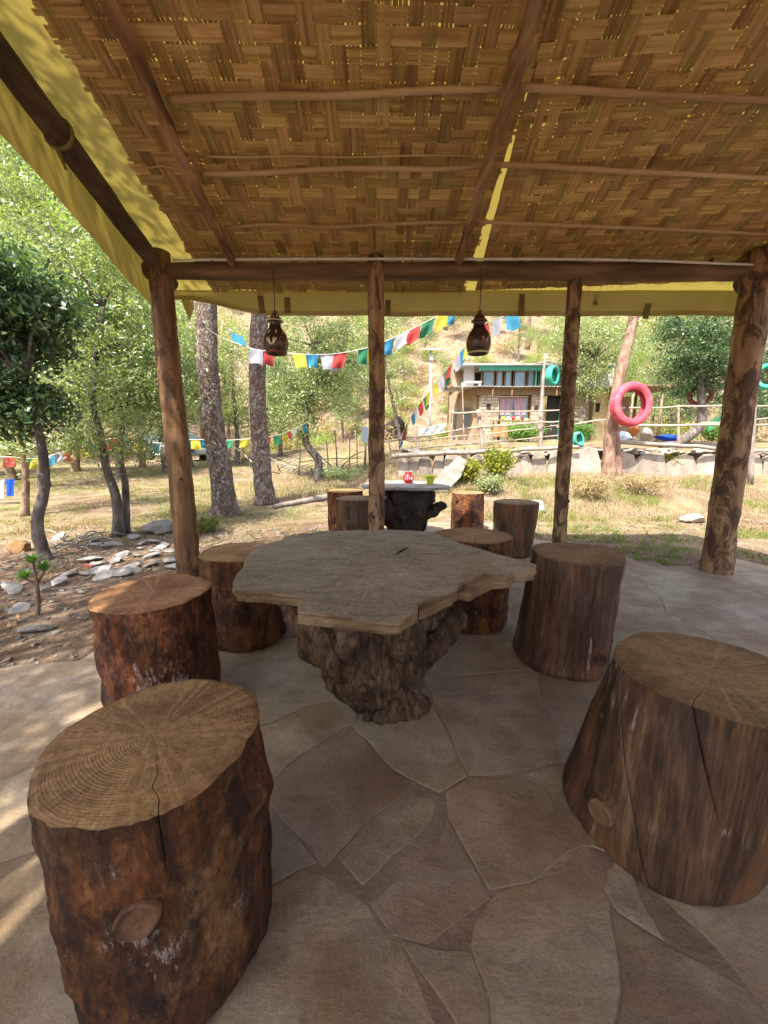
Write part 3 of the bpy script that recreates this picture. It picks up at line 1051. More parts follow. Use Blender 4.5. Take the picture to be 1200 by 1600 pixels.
# ------------------------------------------------------------------ log stools
def stool(label, top, bot, rt, rb, side, cut, seed, cracks=(), knots=(), tilt=(0, 0), lump=.05, name='log_stool', rough=.012, flare=0.0, bumps=(), twist=0.0):
    """top / bot: centre points; cracks: (angle, reach on the top 0..1, depth down the side 0..1)"""
    rng = random.Random(seed)
    root = thing(name, label, 'stool', (bot[0], bot[1], 0), 0, 'log stools round the stone tables')
    H = top[2]
    off = V((top[0] - bot[0], top[1] - bot[1], 0))
    angs = [2 * pi * i / 110 for i in range(110)]
    mark = {}
    for ci, (a, reach, down) in enumerate(cracks):
        a %= 2 * pi
        angs = [x for x in angs if abs((x - a + pi) % (2 * pi) - pi) > .045]
        for d in (-.030, -.0045, 0, .0045, .030):
            angs.append((a + d) % (2 * pi))
            mark[(a + d) % (2 * pi)] = (ci, d)
    angs.sort()
    n = len(angs)
    lob = [(rng.uniform(0, 6.28), rng.uniform(.3, 1)) for _ in range(4)]

    def rad(a, t):
        r = rb + (rt - rb) * t + flare * math.exp(-t * 9)
        l = sum(w_ * cos((k + 2) * a + ph) / (k + 2) for k, (ph, w_) in enumerate(lob))
        r *= 1 + lump * l
        q = V((cos(a) * r, sin(a) * r, t * H))
        r += rough * fbm(q * 7 + V((seed * 3.1, 0, 0)), 5) + rough * .5 * fbm(V((q.x * 26, q.y * 26, q.z * 9 + seed)), 3)
        for ka, kt, kr, kh in list(knots) + list(bumps):
            da = ((a - ka + pi) % (2 * pi) - pi) * r
            dz = (t - kt) * H
            g = math.exp(-((da * da + dz * dz) / (kr * 1.25) ** 2))
            r += kh * g * (1 + .5 * fbm(q * 20, 3))
        return r

    def topz(x, y): return H + tilt[0] * (x) + tilt[1] * (y)
    rings = 40
    mb = MB()
    rim = []
    for j in range(rings + 1):
        t = j / rings
        for a in angs:
            r = rad(a, t)
            if t < .04: r -= .012 * (1 - t / .04) ** 2
            if a in mark:
                ci, d = mark[a]
                if abs(d) < .02:
                    dn = cracks[ci][2]
                    dep = max(0, min(1, (t - (1 - dn)) / .12)) if dn < .97 else 1
                    if d == 0: r -= .03 * dep
                    else: r -= .002 * dep
            aa = a + twist * (1 - t) + .03 * noise.noise(V((t * 4, seed, 1))) * (1 - t)
            x, y = cos(aa) * r, sin(aa) * r
            z = t * topz(x, y) - (.004 if j == rings else 0)
            mb.v.append((x + off.x * t, y + off.y * t, z))
            if j == rings: rim.append((a, r))
    for j in range(rings):
        for k in range(n):
            k2 = (k + 1) % n
            mb.f.append((j * n + k, j * n + k2, (j + 1) * n + k2, (j + 1) * n + k)); mb.m.append(0)
    body = mb.put('log_body', side, root, True)
    # sawn top: polar sheet that meets the rim, with the cracks cut into it
    tb = MB()
    pith = V((rng.uniform(-.04, .04), rng.uniform(-.04, .04)))
    nr = 16
    fr_ = [1 - (i / nr) for i in range(nr)]
    for i, f in enumerate(fr_):
        for k in range(n):
            a, r = rim[k]
            z = 0
            if a in mark:
                ci, d = mark[a]
                reach = cracks[ci][1]
                if f > 1 - reach and abs(d) < .02:
                    if d == 0: z -= .028 * min(1, (f - (1 - reach)) / .15)
                a = a + .22 * noise.noise(V((f * 5, seed + ci * 7, 2))) * (1 - f)
            x, y = cos(a) * r * f, sin(a) * r * f
            rr = 0.0016 * fbm(V((x * 30, y * 30, seed)), 3)
            zz = tilt[0] * x + tilt[1] * y
            if i == 0: zz -= .004
            tb.v.append((x - pith.x * 0, y, z + zz + rr))
    for i in range(nr - 1):
        for k in range(n):
            k2 = (k + 1) % n
            tb.f.append((i * n + k, i * n + k2, (i + 1) * n + k2, (i + 1) * n + k)); tb.m.append(0)
    tb.v.append((0, 0, 0)); ce = len(tb.v) - 1
    for k in range(n):
        tb.f.append(((nr - 1) * n + k, (nr - 1) * n + (k + 1) % n, ce)); tb.m.append(0)
    tb.put('sawn_top', cut, root, False, (off.x, off.y, H))
    # knots: a dished oval with a raised lip
    for ka, kt, kr, kh in knots:
        r = rad(ka, kt) - .006
        ka = ka + twist * (1 - kt)
        kb = MB()
        nn = V((cos(ka), sin(ka), .05)).normalized()
        ux = V((-sin(ka), cos(ka), 0)); uz = nn.cross(ux) * -1
        prof = [(1.05, -.02), (1.12, .004), (1.0, .012), (.86, .004), (.6, .006), (.35, .003), (.12, .007), (0.01, .002)]
        for q, h in prof:
            for k in range(22):
                b = 2 * pi * k / 22
                rr = kr * q * (1 + .14 * noise.noise(V((cos(b), sin(b), seed + ka))))
                p = nn * (h + .004) + ux * cos(b) * rr + uz * sin(b) * rr * .9
                kb.v.append(tuple(p))
        for i in range(len(prof) - 1):
            for k in range(22):
                k2 = (k + 1) % 22
                kb.f.append((i * 22 + k, i * 22 + k2, (i + 1) * 22 + k2, (i + 1) * 22 + k)); kb.m.append(0)
        kb.put('knot', side if kr < .035 else M['knot'], root, True, V((cos(ka) * r + off.x * kt, sin(ka) * r + off.y * kt, kt * H)))
    return root


def build_stools():
    A = radians
    stool('largest front log stool, with clear growth rings, a cracked top and a round knot', (-.545, .815, .58), (-.535, .83, 0), .228, .232, M['bark'], M['cut'], 1,
          cracks=((A(-58), .62, .22), (A(25), .18, .2)), knots=((A(-72), .64, .036, .008),), bumps=((A(-5), .80, .05, .050), (A(8), .68, .04, .02)), tilt=(.03, .02), rough=.012)
    stool('squat log stool with dusty cracked top between the nearest left stool and the corner post', (-1.07, 1.70, .60), (-1.06, 1.71, 0), .236, .24, M['bark'], M['cut'], 2, cracks=((A(50), .4, .12),), tilt=(.0, .03), rough=.014)
    stool('log stool at the foot of the corner post, its rim tucked behind the slate table', (-.955, 2.47, .585), (-.925, 2.46, 0), .25, .255, M['bark'], M['cut'], 3, cracks=((A(120), .5, .3),), tilt=(-.02, .0), rough=.014)
    stool('log stool behind the broken right corner of the slate table', (.643, 2.70, .645), (.64, 2.70, 0), .264, .262, M['bark'], M['cut'], 4, cracks=((A(75), .5, .3), (A(-30), .25, .2)), rough=.008, lump=.03)
    stool('tall dark smooth log stool right of the slate table, leaning and swollen at the base', (1.135, 2.18, .655), (1.08, 2.20, 0), .255, .275, M['old'], M['cut_old'], 5, cracks=((A(-95), .5, .6),), knots=((A(-75), .20, .032, .012),), rough=.008, lump=.07, flare=.01)
    stool('broad weathered log stool with long splits down its side at the right edge', (1.0, 1.08, .585), (.925, 1.15, 0), .262, .285, M['old'], M['cut_old'], 6,
          cracks=((A(178), .10, .99), (A(-139), .30, .5)), knots=((A(158), .24, .036, .022),), twist=A(58), rough=.006, lump=.05, tilt=(.0, -.02))
    stool('dark shaded log stool behind the slate table, partly hidden by the thin middle post', (-.335, 4.72, .655), (-.33, 4.72, 0), .265, .25, M['old'], M['cut_old'], 7)
    stool('sunlit brown log stool peeping out behind the dark stool by the middle post', (-.56, 5.45, .67), (-.55, 5.45, 0), .25, .25, M['bark'], M['cut'], 8, rough=.008)
    stool('orange barkless log stool standing in the sun right of the far table', (1.28, 5.85, .60), (1.28, 5.85, 0), .243, .25, M['bark'], M['cut'], 9, rough=.006, knots=((A(-140), .85, .03, .01),))
    stool('dark log stool tapering to its foot, standing just outside the hut beyond the tall stool', (1.57, 4.52, .635), (1.55, 4.52, 0), .262, .225, M['old'], M['cut_old'], 10, rough=.008)


# ------------------------------------------------------------------ tables
def slab_top(outline, z, th, parent, seed, mats, ledge=None, name='tabletop'):
    """irregular split slate: outline at the top face, ragged layered edge"""
    pts = []
    m = len(outline)
    for i in range(m):
        a, b = V(outline[i]), V(outline[(i + 1) % m])
        k = max(1, int((b - a).length / .022))
        for t in range(k):
            p = a.lerp(b, t / k)
            q = V((p.x * 9, p.y * 9, seed))
            p = p + V((noise.noise(q), noise.noise(q + V((7, 7, 7))))) * .005 + V((noise.noise(q * 4), noise.noise(q * 4 + V((3, 3, 3))))) * .004
            pts.append(p)
    c = sum(pts, V((0, 0))) / len(pts)
    n = len(pts)
    mb = MB()
    layers = [(.030, .001), (.006, 0), (.0, -.006), (.006, -.016), (.003, -.030), (.012, -th), (.05, -th - .004)]
    rs = []
    for li, (ins, dz) in enumerate(layers):
        ring = []
        for p in pts:
            d = (c - p).normalized()
            e = ins + (.011 * noise.noise(V((p.x * 13, p.y * 13, li * .9 + seed))) + .006 * noise.noise(V((p.x * 45, p.y * 45, li * 3.0 + seed))) if li > 1 else 0)
            q = p + d * e
            ring.append(len(mb.v))
            mb.v.append((q.x - c.x, q.y - c.y, dz + (.0025 * noise.noise(V((p.x * 14, p.y * 14, li)))) + (.002 * noise.noise(V((q.x * 4, q.y * 4, 1))))))
        rs.append(ring)
    for li in range(len(rs) - 1):
        A_, B_ = rs[li], rs[li + 1]
        for i in range(n):
            mb.f.append((A_[i], B_[i], B_[(i + 1) % n], A_[(i + 1) % n])); mb.m.append(0 if li < 1 else 1)
    mb.f.append(tuple(rs[0])); mb.m.append(0)
    mb.f.append(tuple(reversed(rs[-1]))); mb.m.append(1)
    o = mb.put(name, mats, parent, False)
    o.location = V((c.x, c.y, z)) - parent.location
    return o


def root_stump(parent, base_c, top_c, H, rb, rt, seed, mat, lobes=6, stubs=(), carve=.5):
    mb = MB()
    n, rings = 190, 110
    rng = random.Random(seed)
    ph = rng.uniform(0, 6)
    for j in range(rings + 1):
        t = j / rings
        c = V(base_c).lerp(V(top_c), t ** 1.1)
        for k in range(n):
            a = 2 * pi * k / n
            r = rb + (rt - rb) * t ** .85
            tw = a + .5 * noise.noise(V((t * 2, seed, 0))) + .6 * t
            L = .5 + .5 * cos(lobes * tw + ph + 1.4 * noise.noise(V((cos(a) * 1.2, sin(a) * 1.2, seed))))
            r *= 1 - (.06 + carve * t ** 2.2) * (1 - L) ** 1.3
            q = V((cos(a) * r, sin(a) * r, t * H))
            r += .056 * fbm(q * 5 + V((seed, 0, 0)), 6) + .020 * fbm(V((q.x * 22, q.y * 22, q.z * 9)), 5) - .015 * (1 - abs(noise.noise(V((q.x * 9 + 2 * q.z, q.y * 9, q.z * 3.2 + seed))))) ** 6 - .018 * (1 - abs(noise.noise(V((q.x * 21, q.y * 21, q.z * 6 + seed))))) ** 5
            r += .03 * math.exp(-t * 14) - .035 * math.exp(-((t - .12) / .07) ** 2)
            mb.v.append((c.x + cos(a) * r, c.y + sin(a) * r, t * H))
    for j in range(rings):
        for k in range(n):
            k2 = (k + 1) % n
            mb.f.append((j * n + k, j * n + k2, (j + 1) * n + k2, (j + 1) * n + k)); mb.m.append(0)
    o = mb.put('root_pedestal', mat, parent, True)
    for s_, (path, r0, r1) in enumerate(stubs):
        p = curve_pts(path, 14)
        sb = MB(); sb.tube(curve_pts(path, 40), [r0 + (r1 - r0) * i / 40 for i in range(41)], 40, rough=.42, seed=seed + s_, freq=9)
        sb.put('root_stub', mat, o, True)
    return o


def build_tables():
    zt = .715
    crop = [(432, 220), (560, 216), (700, 215), (795, 222), (858, 250), (985, 288), (1062, 308), (1121, 325), (1110, 343), (1062, 352), (1040, 350), (1022, 368),
            (985, 356), (960, 352), (925, 364), (893, 376), (876, 392), (872, 406), (835, 420), (775, 432), (748, 446), (745, 470), (712, 492), (685, 508), (625, 506),
            (560, 497), (470, 482), (366, 470), (369, 456), (395, 424), (300, 414), (172, 404), (163, 380), (180, 350), (206, 320), (203, 304), (222, 284), (238, 268), (300, 250), (340, 242), (385, 230)]
    out = [atZ(280 + a / 2, 720 + b / 2, zt).to_2d() for a, b in crop]
    t = thing('stone_table', 'irregular grey slate table on an upturned root stump amid the nearest stools', 'table', (0.0, 1.80, 0))
    slab_top(out, zt, .046, t, 1, [M['slate'], M['slate_edge']])
    # lower layer left where a flake broke off the right edge
    led = [(870, 412), (893, 372), (930, 360), (965, 346), (1030, 352), (1064, 350), (1030, 374), (985, 378), (950, 392), (905, 418)]
    led = [atZ(280 + a / 2, 720 + b / 2, zt - .016).to_2d() for a, b in led]
    slab_top(led, zt - .017, .026, t, 5, [M['slate_edge'], M['slate_edge']], name='broken_ledge')
    fl = [(738, 452), (778, 436), (836, 424), (858, 426), (800, 450), (750, 470)]
    fl = [atZ(280 + a / 2, 720 + b / 2, zt - .014).to_2d() for a, b in fl]
    slab_top(fl, zt - .015, .024, t, 6, [M['slate_edge'], M['slate_edge']], name='broken_ledge')
    # short split in the top
    p0, p1 = atZ(617, 868, zt + .0015), atZ(638, 854, zt + .0015)
    mb = MB(); pts = [p0.lerp(p1, i / 6) + V((0, .01 * noise.noise(V((i, 0, 0))), 0)) - t.location for i in range(7)]
    mb.tube(pts, [.001, .004, .006, .006, .005, .003, .001], 6); mb.put('split', M['black'], t)
    o = root_stump(t, (.03, -.02, 0), (-.11, -.02, 0), .668, .175, .385, 3, M['root'], 5,
                   stubs=(((V((.16, -.05, .30)), V((.27, -.08, .36)), V((.33, -.10, .45)), V((.35, -.10, .50))), .08, .035),
                          ((V((-.04, -.10, .12)), V((-.20, -.15, .34)), V((-.36, -.13, .52)), V((-.43, -.10, .58))), .15, .085),
                          ((V((-.1, .10, .2)), V((-.3, .2, .42)), V((-.42, .3, .57)), ), .10, .09),
                          ((V((.1, .10, .2)), V((.2, .22, .42)), V((.28, .28, .57)), ), .10, .09)), carve=.20)
    kb = MB()
    c = V((.115, -.262, .42))
    for q, h in ((1.15, .02), (1.1, -.006), (.9, -.012), (.75, -.004), (.4, -.007), (.02, -.004)):
        for k in range(20):
            b = 2 * pi * k / 20
            kb.v.append((c.x + cos(b) * .046 * q * (1 + .1 * noise.noise(V((cos(b), sin(b), 2)))), c.y + h + .02, c.z + sin(b) * .05 * q))
    for i in range(5):
        for k in range(20):
            k2 = (k + 1) % 20
            kb.f.append((i * 20 + k, i * 20 + k2, (i + 1) * 20 + k2, (i + 1) * 20 + k)); kb.m.append(0)
    kb.put('knot', M['root'], o, True)
    # far table
    z2 = .77
    t2 = thing('stone_table', 'pale slab table on a gnarled dark root stump, with two small pots on it', 'table', (.33, 5.3, 0))
    o2 = [(572, 752), (640, 748), (680, 751), (702, 758), (697, 765), (660, 767), (627, 764), (603, 763), (566, 760)]
    o2 = [(-.30, 5.15), (-.15, 4.9), (.25, 4.88), (.55, 4.78), (.86, 4.95), (.88, 5.12), (.70, 5.7), (.40, 5.95), (-.1, 5.9), (-.28, 5.5)]
    slab_top(o2, z2, .04, t2, 8, [M['greystone'], M['palestone']])
    root_stump(t2, (.0, 0, 0), (.05, 0, 0), .73, .24, .36, 9, M['root_dark'], 5,
               stubs=(((V((.15, -.1, .35)), V((.36, -.12, .42)), V((.46, -.15, .50)), V((.50, -.15, .46))), .09, .04), ((V((-.15, -.1, .2)), V((-.3, -.15, .45)), V((-.38, -.1, .70)), ), .12, .1)))
    # jar
    p = atY(638, 748, 5.45); j = thing('jar', 'round red glazed jar with pale lettering on the far table', 'jar', (p.x, 5.45, z2 + .003))
    mb = MB(); mb.lathe([(.0, 0), (.045, 0), (.062, .015), (.078, .05), (.080, .075), (.070, .105), (.05, .125), (.047, .14), (.056, .155), (.050, .155), (.042, .14), (.0, .13)], 24)
    mb.put('jar_body', M['red_glaze'], j, True)
    mb = MB()
    # loose pale brush lettering round the belly
    for k in range(4):
        a0 = -pi / 2 - .62 + k * .36
        for seg in (((0, -.02), (.05, .02), (.12, -.015), (.18, .02)), ((.02, .0), (.14, .004))):
            pts = [V((.0825 * cos(a0 + x), .0825 * sin(a0 + x), .07 + z)) for x, z in seg]
            mb.tube(pts, .0035, 5)
    mb.put('lettering', M['white_paint'], j)
    p = atY(672, 752, 5.2); j = thing('pot', 'small lime green pot on the far table beside the red jar', 'pot', (p.x, 5.2, z2 + .003))
    mb = MB(); mb.lathe([(.0, 0), (.040, 0), (.045, .03), (.052, .075), (.058, .105), (.062, .108), (.060, .125), (.050, .125), (.046, .09), (0, .08)], 20)
    mb.put('pot_body', M['lime_glaze'], j, True)
    mb = MB(); mb.lathe([(.0605, .104), (.066, .108), (.066, .120), (.0605, .124)], 20); mb.put('rim', M['lime_glaze'], j, True)


# ------------------------------------------------------------------ lamps
def build_lamps():
    prof = [(.088, 0), (.094, .008), (.094, .020), (.102, .03), (.111, .075), (.113, .105), (.105, .145), (.085, .185), (.064, .212), (.052, .236), (.050, .262),
            (.053, .272), (.068, .276), (.070, .286), (.058, .290), (.050, .312), (.036, .332), (.022, .342), (.018, .352), (.024, .360), (.018, .370), (.004, .376)]

    def R(z):
        for (r0, z0), (r1, z1) in zip(prof[:-1], prof[1:]):
            if z0 <= z <= z1: return r0 + (r1 - r0) * (z - z0) / max(1e-6, z1 - z0)
        return .1

    def leaf(mb, a0, z0, hw, hh, lean, off):
        """leaf-shaped patch lying on the lamp wall"""
        b = len(mb.v); m = 9
        for i in range(m):
            s = -1 + 2 * i / (m - 1)
            wdt = hw * (1 - s * s) ** .8 + .0005
            z = z0 + s * hh
            for sg in (-1, 1):
                x = s * lean + sg * wdt
                r = R(z) + off
                mb.v.append((r * cos(a0 + x / r), r * sin(a0 + x / r), z))
        for i in range(m - 1):
            q = b + i * 2
            mb.f.append((q, q + 1, q + 3, q + 2)); mb.m.append(0)

    def lamp(x, Y, zb, ztop, label, style):
        t = thing('pendant_lamp', label, 'lamp', (x, Y, zb), 0, 'clay lamps hung from the beam')
        mb = MB(); mb.lathe(prof + [], 36); mb.lathe([(.088, 0), (.082, .004), (.10, .09), (.08, .18), (.045, .25)], 36)
        sh = mb.put('lamp_shade', M['clay'], t, True)
        mb = MB(); mb.tube([(0, 0, .370), (.003, 0, .5), (0, 0, ztop - zb)], .004, 6); mb.put('cord', M['cord'], t)
        mb = MB(); mb.lathe([(.0895, -.002), (.0965, .004), (.0965, .012), (.0895, .014)], 36); mb.put('rim', M['cream'] if style else M['clay_red'], t, True)
        front = -pi / 2
        if style == 0:
            mb = MB(); leaf(mb, front - .10, .10, .012, .032, .0, .0035); mb.put('cutout', M['black'], sh)
            mb = MB()
            for k, (a, l) in enumerate(((-.36, -.02), (-.22, -.014), (.02, .014), (.16, .02))): leaf(mb, front + a, .088, .007, .034, l, .0025)
            for k in range(9): leaf(mb, front + k * 2 * pi / 9 + .3, .172, .007, .018, .006, .0025)
            for k in range(12): leaf(mb, front + k * 2 * pi / 12, .312, .004, .014, .0, .0025)
            mb.put('cream_petal_glint', M['cream'], sh)
            mb = MB()
            for k in range(3): leaf(mb, front + .75 + k * 1.5, .10, .03, .045, .008, .002)
            mb.put('painted_leaf', M['clay_red'], sh)
        else:
            mb = MB(); leaf(mb, front + .2, .10, .018, .04, .01, .0025); leaf(mb, front - .9, .10, .018, .04, .01, .0025); mb.put('painted_leaf', M['clay_red'], sh)
            mb = MB(); leaf(mb, front + .1, .115, .005, .010, -.006, .0045); leaf(mb, front + .55, .11, .006, .034, .012, .003); mb.put('cream_petal_glint', M['cream'], sh)  # cream spots here are highlights of the glossy clay, put in as colour
        mb = MB(); mb.lathe([(.0705, .277), (.074, .279), (.074, .285), (.0705, .287)], 30); mb.put('collar', M['cream'] if style == 0 else M['clay_red'], t, True)
    for px, st, lb in ((432, 0, 'dark clay lamp painted with pale petals round a slit, hung by the tall pines'), (747, 1, 'plain dark glossy clay lamp hanging in front of the stone house')):
        b = atY(px, 553, 3.74)
        lamp(b.x, 3.74, b.z, 2.85, lb, st)


# ------------------------------------------------------------------ plants
NR = np.random.default_rng(7)


def leaf_cards(centers, size, aspect=.45, up=.45, fold=.25, jitter=.35, dirs=None):
    """one small folded leaf per centre: (N*4,3) verts and (N*2,3) faces"""
    n = len(centers)
    d = NR.normal(size=(n, 3)) if dirs is None else dirs + NR.normal(size=(n, 3)) * .25
    d /= np.linalg.norm(d, axis=1, keepdims=True) + 1e-9
    nn = NR.normal(size=(n, 3)) + np.array([0, 0, up * 3])
    nn -= (nn * d).sum(1, keepdims=True) * d
    nn /= np.linalg.norm(nn, axis=1, keepdims=True) + 1e-9
    sd = np.cross(d, nn)
    L = size * (1 + jitter * NR.uniform(-1, 1, (n, 1)))
    wd = L * aspect * .5
    f = NR.uniform(0, fold, (n, 1)) * L
    b = centers - d * L * .5
    v = np.stack([b, centers + sd * wd + nn * f * .5, b + d * L - nn * f * .3, centers - sd * wd + nn * f * .5], 1).reshape(-1, 3)
    k = np.arange(n) * 4
    fc = np.concatenate([np.stack([k, k + 1, k + 2], 1), np.stack([k, k + 2, k + 3], 1)])
    return v, fc


def crown_points(blobs, clump, per, sig):
    """leaf centres gathered in clumps that fill ellipsoid blobs; returns (points, clump centres)"""
    cs = []
    for c, r, n in blobs:
        u = NR.normal(size=(n, 3)); u /= np.linalg.norm(u, axis=1, keepdims=True)
        rr = NR.uniform(.25, 1, (n, 1)) ** .55
        cs.append(np.array(c) + u * rr * np.array(r))
    cs = np.concatenate(cs)
    sz = NR.uniform(.5, 1.35, (len(cs), 1, 1))
    p = cs[:, None, :] + NR.normal(size=(len(cs), per, 3)) * sz * np.array([sig, sig, sig * .62])
    return p.reshape(-1, 3), cs


def make_tree(name, label, cat, loc, trunk_ctrl, r0, r1, blobs, per, sig, leaf, aspect, lmat, bmat, group=None, limbs=12, up=.35, rough=.16, extra_trunks=(), seed=1):
    """trunk_ctrl and blobs are given relative to loc"""
    rng = random.Random(seed)
    t = thing(name, label, cat, loc, 0, group)
    tp = curve_pts(trunk_ctrl, 22)
    mb = MB()
    mb.tube(tp, [(r0 + (r1 - r0) * (i / 22) ** .8) * (1 + .5 * math.exp(-i * .9)) for i in range(23)], 12, rough=rough, seed=seed, freq=5)
    for c, a, b in extra_trunks:
        q = curve_pts(c, 14)
        mb2 = MB(); mb2.tube(q, [a + (b - a) * i / 14 for i in range(15)], 10, rough=rough, seed=seed + 3, freq=6)
        mb2.put('limb', bmat, t, True)
    mb.put('trunk', bmat, t, True)
    if blobs:
        pts, cs = crown_points(blobs, None, per, sig)
        lb = MB()
        order = list(range(len(cs))); rng.shuffle(order)
        for k in order[:limbs]:
            e = V(cs[k])
            best = min(range(7, 23), key=lambda i: (tp[i] - e).length + .6 * max(0, tp[i].z - e.z + .2))
            s = tp[best]
            mid = s.lerp(e, .5) + V((rng.uniform(-.1, .1), rng.uniform(-.1, .1), rng.uniform(.0, .15))) * (e - s).length
            q = curve_pts([s, mid, e], 8)
            rr = max(.012, r1 * .55)
            lb.tube(q, [rr * (1 - .8 * i / 8) for i in range(9)], 6, rough=.1, seed=k)
        if lb.v: props(lb.put('limb', bmat, t, True), kind='stuff')
        v, f = leaf_cards(pts, leaf, aspect, up)
        me = np_mesh('crown', v, f)
        add('crown', me, lmat, t)
    return t


def copy_tree(o, loc, rz, sc_, label=None, group=None):
    r = o.copy(); COL.objects.link(r)
    r.location = loc; r.rotation_euler = (0, 0, rz); r.scale = (sc_, sc_, sc_)
    if label: r['label'] = label
    if group: r['group'] = group
    for ch in list(o.children):
        c = ch.copy(); COL.objects.link(c); c.parent = r
    return r


def blob_px(px, py, Y, rpx, rpy, n, base, depth=None):
    c = atY(px, py, Y)
    k = Y / FPX * 1.0
    rx, rz = rpx * k, rpy * k
    return (tuple(c - base), (rx, depth or max(rx, rz) * .8, rz), n)


def at_rel(px, py, Y, base): return atY(px, py, Y) - base


def build_trees():
    # pines that stand close behind the hut
    def pine(px, py, tops, r0, r1, label, seed):
        b = onG(px, py)
        Y = b.y
        tr = [V((0, 0, -.1))] + [at_rel(a, c, Y + dy, b) for a, c, dy in tops]
        last = tr[-1]; d = (tr[-1] - tr[-2]).normalized()
        tr.append(last + d * 6 + V((.2, .2, 0)))
        top = tr[-1]
        bl = [(tuple(top + V((0, 0, z))), (r, r, .8), n) for z, r, n in ((-2.5, 2.2, 26), (-1, 2.3, 26), (.4, 1.7, 20), (1.5, .9, 9))]
        return make_tree('pine_tree', label, 'tree', b, tr, r0, r1, bl, 55, .32, .20, .07, M['pine_leaf'], M['pine_bark'], limbs=40, seed=seed, rough=.14)
    pine(352, 806, [(345, 740, 0), (330, 640, .05), (322, 480, .1)], .235, .17, 'thick pine trunk with flaking plated bark, leaning just right of the corner post', 5)
    pine(416, 786, [(408, 720, 0), (402, 620, .0), (406, 490, .1)], .21, .165, 'slimmer grey pine trunk standing behind the petal-painted lamp', 6)
    # dark shaded tree by the corner
    b = onG(72, 876); Y = b.y
    make_tree('evergreen_tree', 'dark glossy-leaved tree with a crooked black trunk, close on the left', 'tree', b,
              [V((0, 0, -.05)), at_rel(58, 820, Y, b), at_rel(70, 760, Y, b), at_rel(64, 690, Y, b), at_rel(40, 600, Y, b)], .070, .035,
              [blob_px(10, 470, Y, 85, 75, 44, b), blob_px(50, 520, Y + .2, 60, 55, 26, b), blob_px(-20, 600, Y, 75, 60, 30, b), blob_px(35, 640, Y, 55, 36, 22, b), blob_px(-80, 420, Y - .2, 80, 90, 40, b)],
              95, .13, .080, .42, M['dark_leaf'], M['oak_bark'], limbs=18, seed=8)
    # grey-green oak left of the post
    b = onG(186, 838); Y = b.y
    make_tree('oak_tree', 'silvery green oak with forked grey trunk standing just left of the corner post', 'tree', b,
              [V((0, 0, -.05)), at_rel(182, 780, Y, b), at_rel(166, 730, Y, b), at_rel(158, 680, Y, b), at_rel(145, 620, Y, b), at_rel(160, 480, Y, b)], .075, .03,
              [blob_px(150, 420, Y + .3, 95, 70, 52, b), blob_px(190, 520, Y + .2, 75, 70, 46, b), blob_px(120, 560, Y + .6, 80, 70, 40, b), blob_px(185, 620, Y, 75, 45, 34, b),
               blob_px(205, 700, Y - .1, 40, 20, 9, b), blob_px(130, 690, Y - .1, 30, 22, 8, b), blob_px(90, 330, Y + .5, 95, 70, 42, b), blob_px(225, 600, Y + .5, 55, 60, 26, b)],
              105, .19, .070, .36, M['oak_leaf'], M['oak_bark'], limbs=26, seed=9,
              extra_trunks=((([V((.02, .12, -.05)), at_rel(196, 760, Y + .2, b), at_rel(188, 700, Y + .3, b), at_rel(205, 600, Y + .3, b)]), .06, .025),))
    b = onG(38, 806); Y = b.y
    make_tree('oak_tree', 'thin brown-trunked young tree behind the black crooked trunk', 'tree', b,
              [V((0, 0, -.05)), at_rel(40, 740, Y, b), at_rel(30, 670, Y, b), at_rel(45, 560, Y, b)], .07, .03,
              [blob_px(40, 560, Y + .4, 80, 80, 36, b), blob_px(20, 690, Y, 45, 30, 12, b), blob_px(95, 640, Y + .5, 60, 50, 24, b)], 90, .22, .075, .36, M['oak_leaf'], M['brown_bark'], limbs=14, seed=10)
    # round oak in the middle
    b = onG(497, 752); Y = b.y
    make_tree('oak_tree', 'round dense oak with bent dark trunk between the slim pine and the middle post', 'tree', b,
              [V((0, 0, -.05)), at_rel(497, 720, Y, b), at_rel(478, 690, Y, b), at_rel(480, 640, Y, b), at_rel(490, 540, Y, b)], .16, .08,
              [blob_px(480, 540, Y + .4, 70, 70, 75, b), blob_px(505, 600, Y, 50, 48, 44, b), blob_px(455, 620, Y + .5, 42, 40, 34, b), blob_px(530, 560, Y + .5, 36, 60, 34, b), blob_px(470, 660, Y, 30, 26, 14, b)],
              120, .26, .10, .38, M['oak_leaf'], M['oak_bark'], limbs=26, seed=11)
    # trees right of centre
    b = onG(952, 742); Y = b.y
    make_tree('leaning_tree', 'leaning reddish forked trunk that carries the red tyre', 'tree', b,
              [V((.0, 0, -.05)), at_rel(952, 700, Y, b), at_rel(958, 640, Y, b), at_rel(975, 560, Y + .1, b), at_rel(992, 490, Y + .2, b), at_rel(1003, 430, Y + .3, b)], .16, .12,
              [blob_px(1010, 400, Y + .5, 90, 50, 40, b)], 100, .25, .09, .38, M['oak_leaf'], M['brown_bark'], limbs=10, seed=12,
              extra_trunks=(([V((.28, .05, -.05)), at_rel(962, 690, Y + .05, b), at_rel(958, 640, Y, b)], .13, .10), ([at_rel(962, 660, Y, b), at_rel(978, 640, Y - .1, b), at_rel(985, 628, Y - .2, b)], .05, .035)))
    b = onG(1085, 706) + V((0, 1.4, .5)); Y = b.y
    b.z = terrain(b.x, b.y)
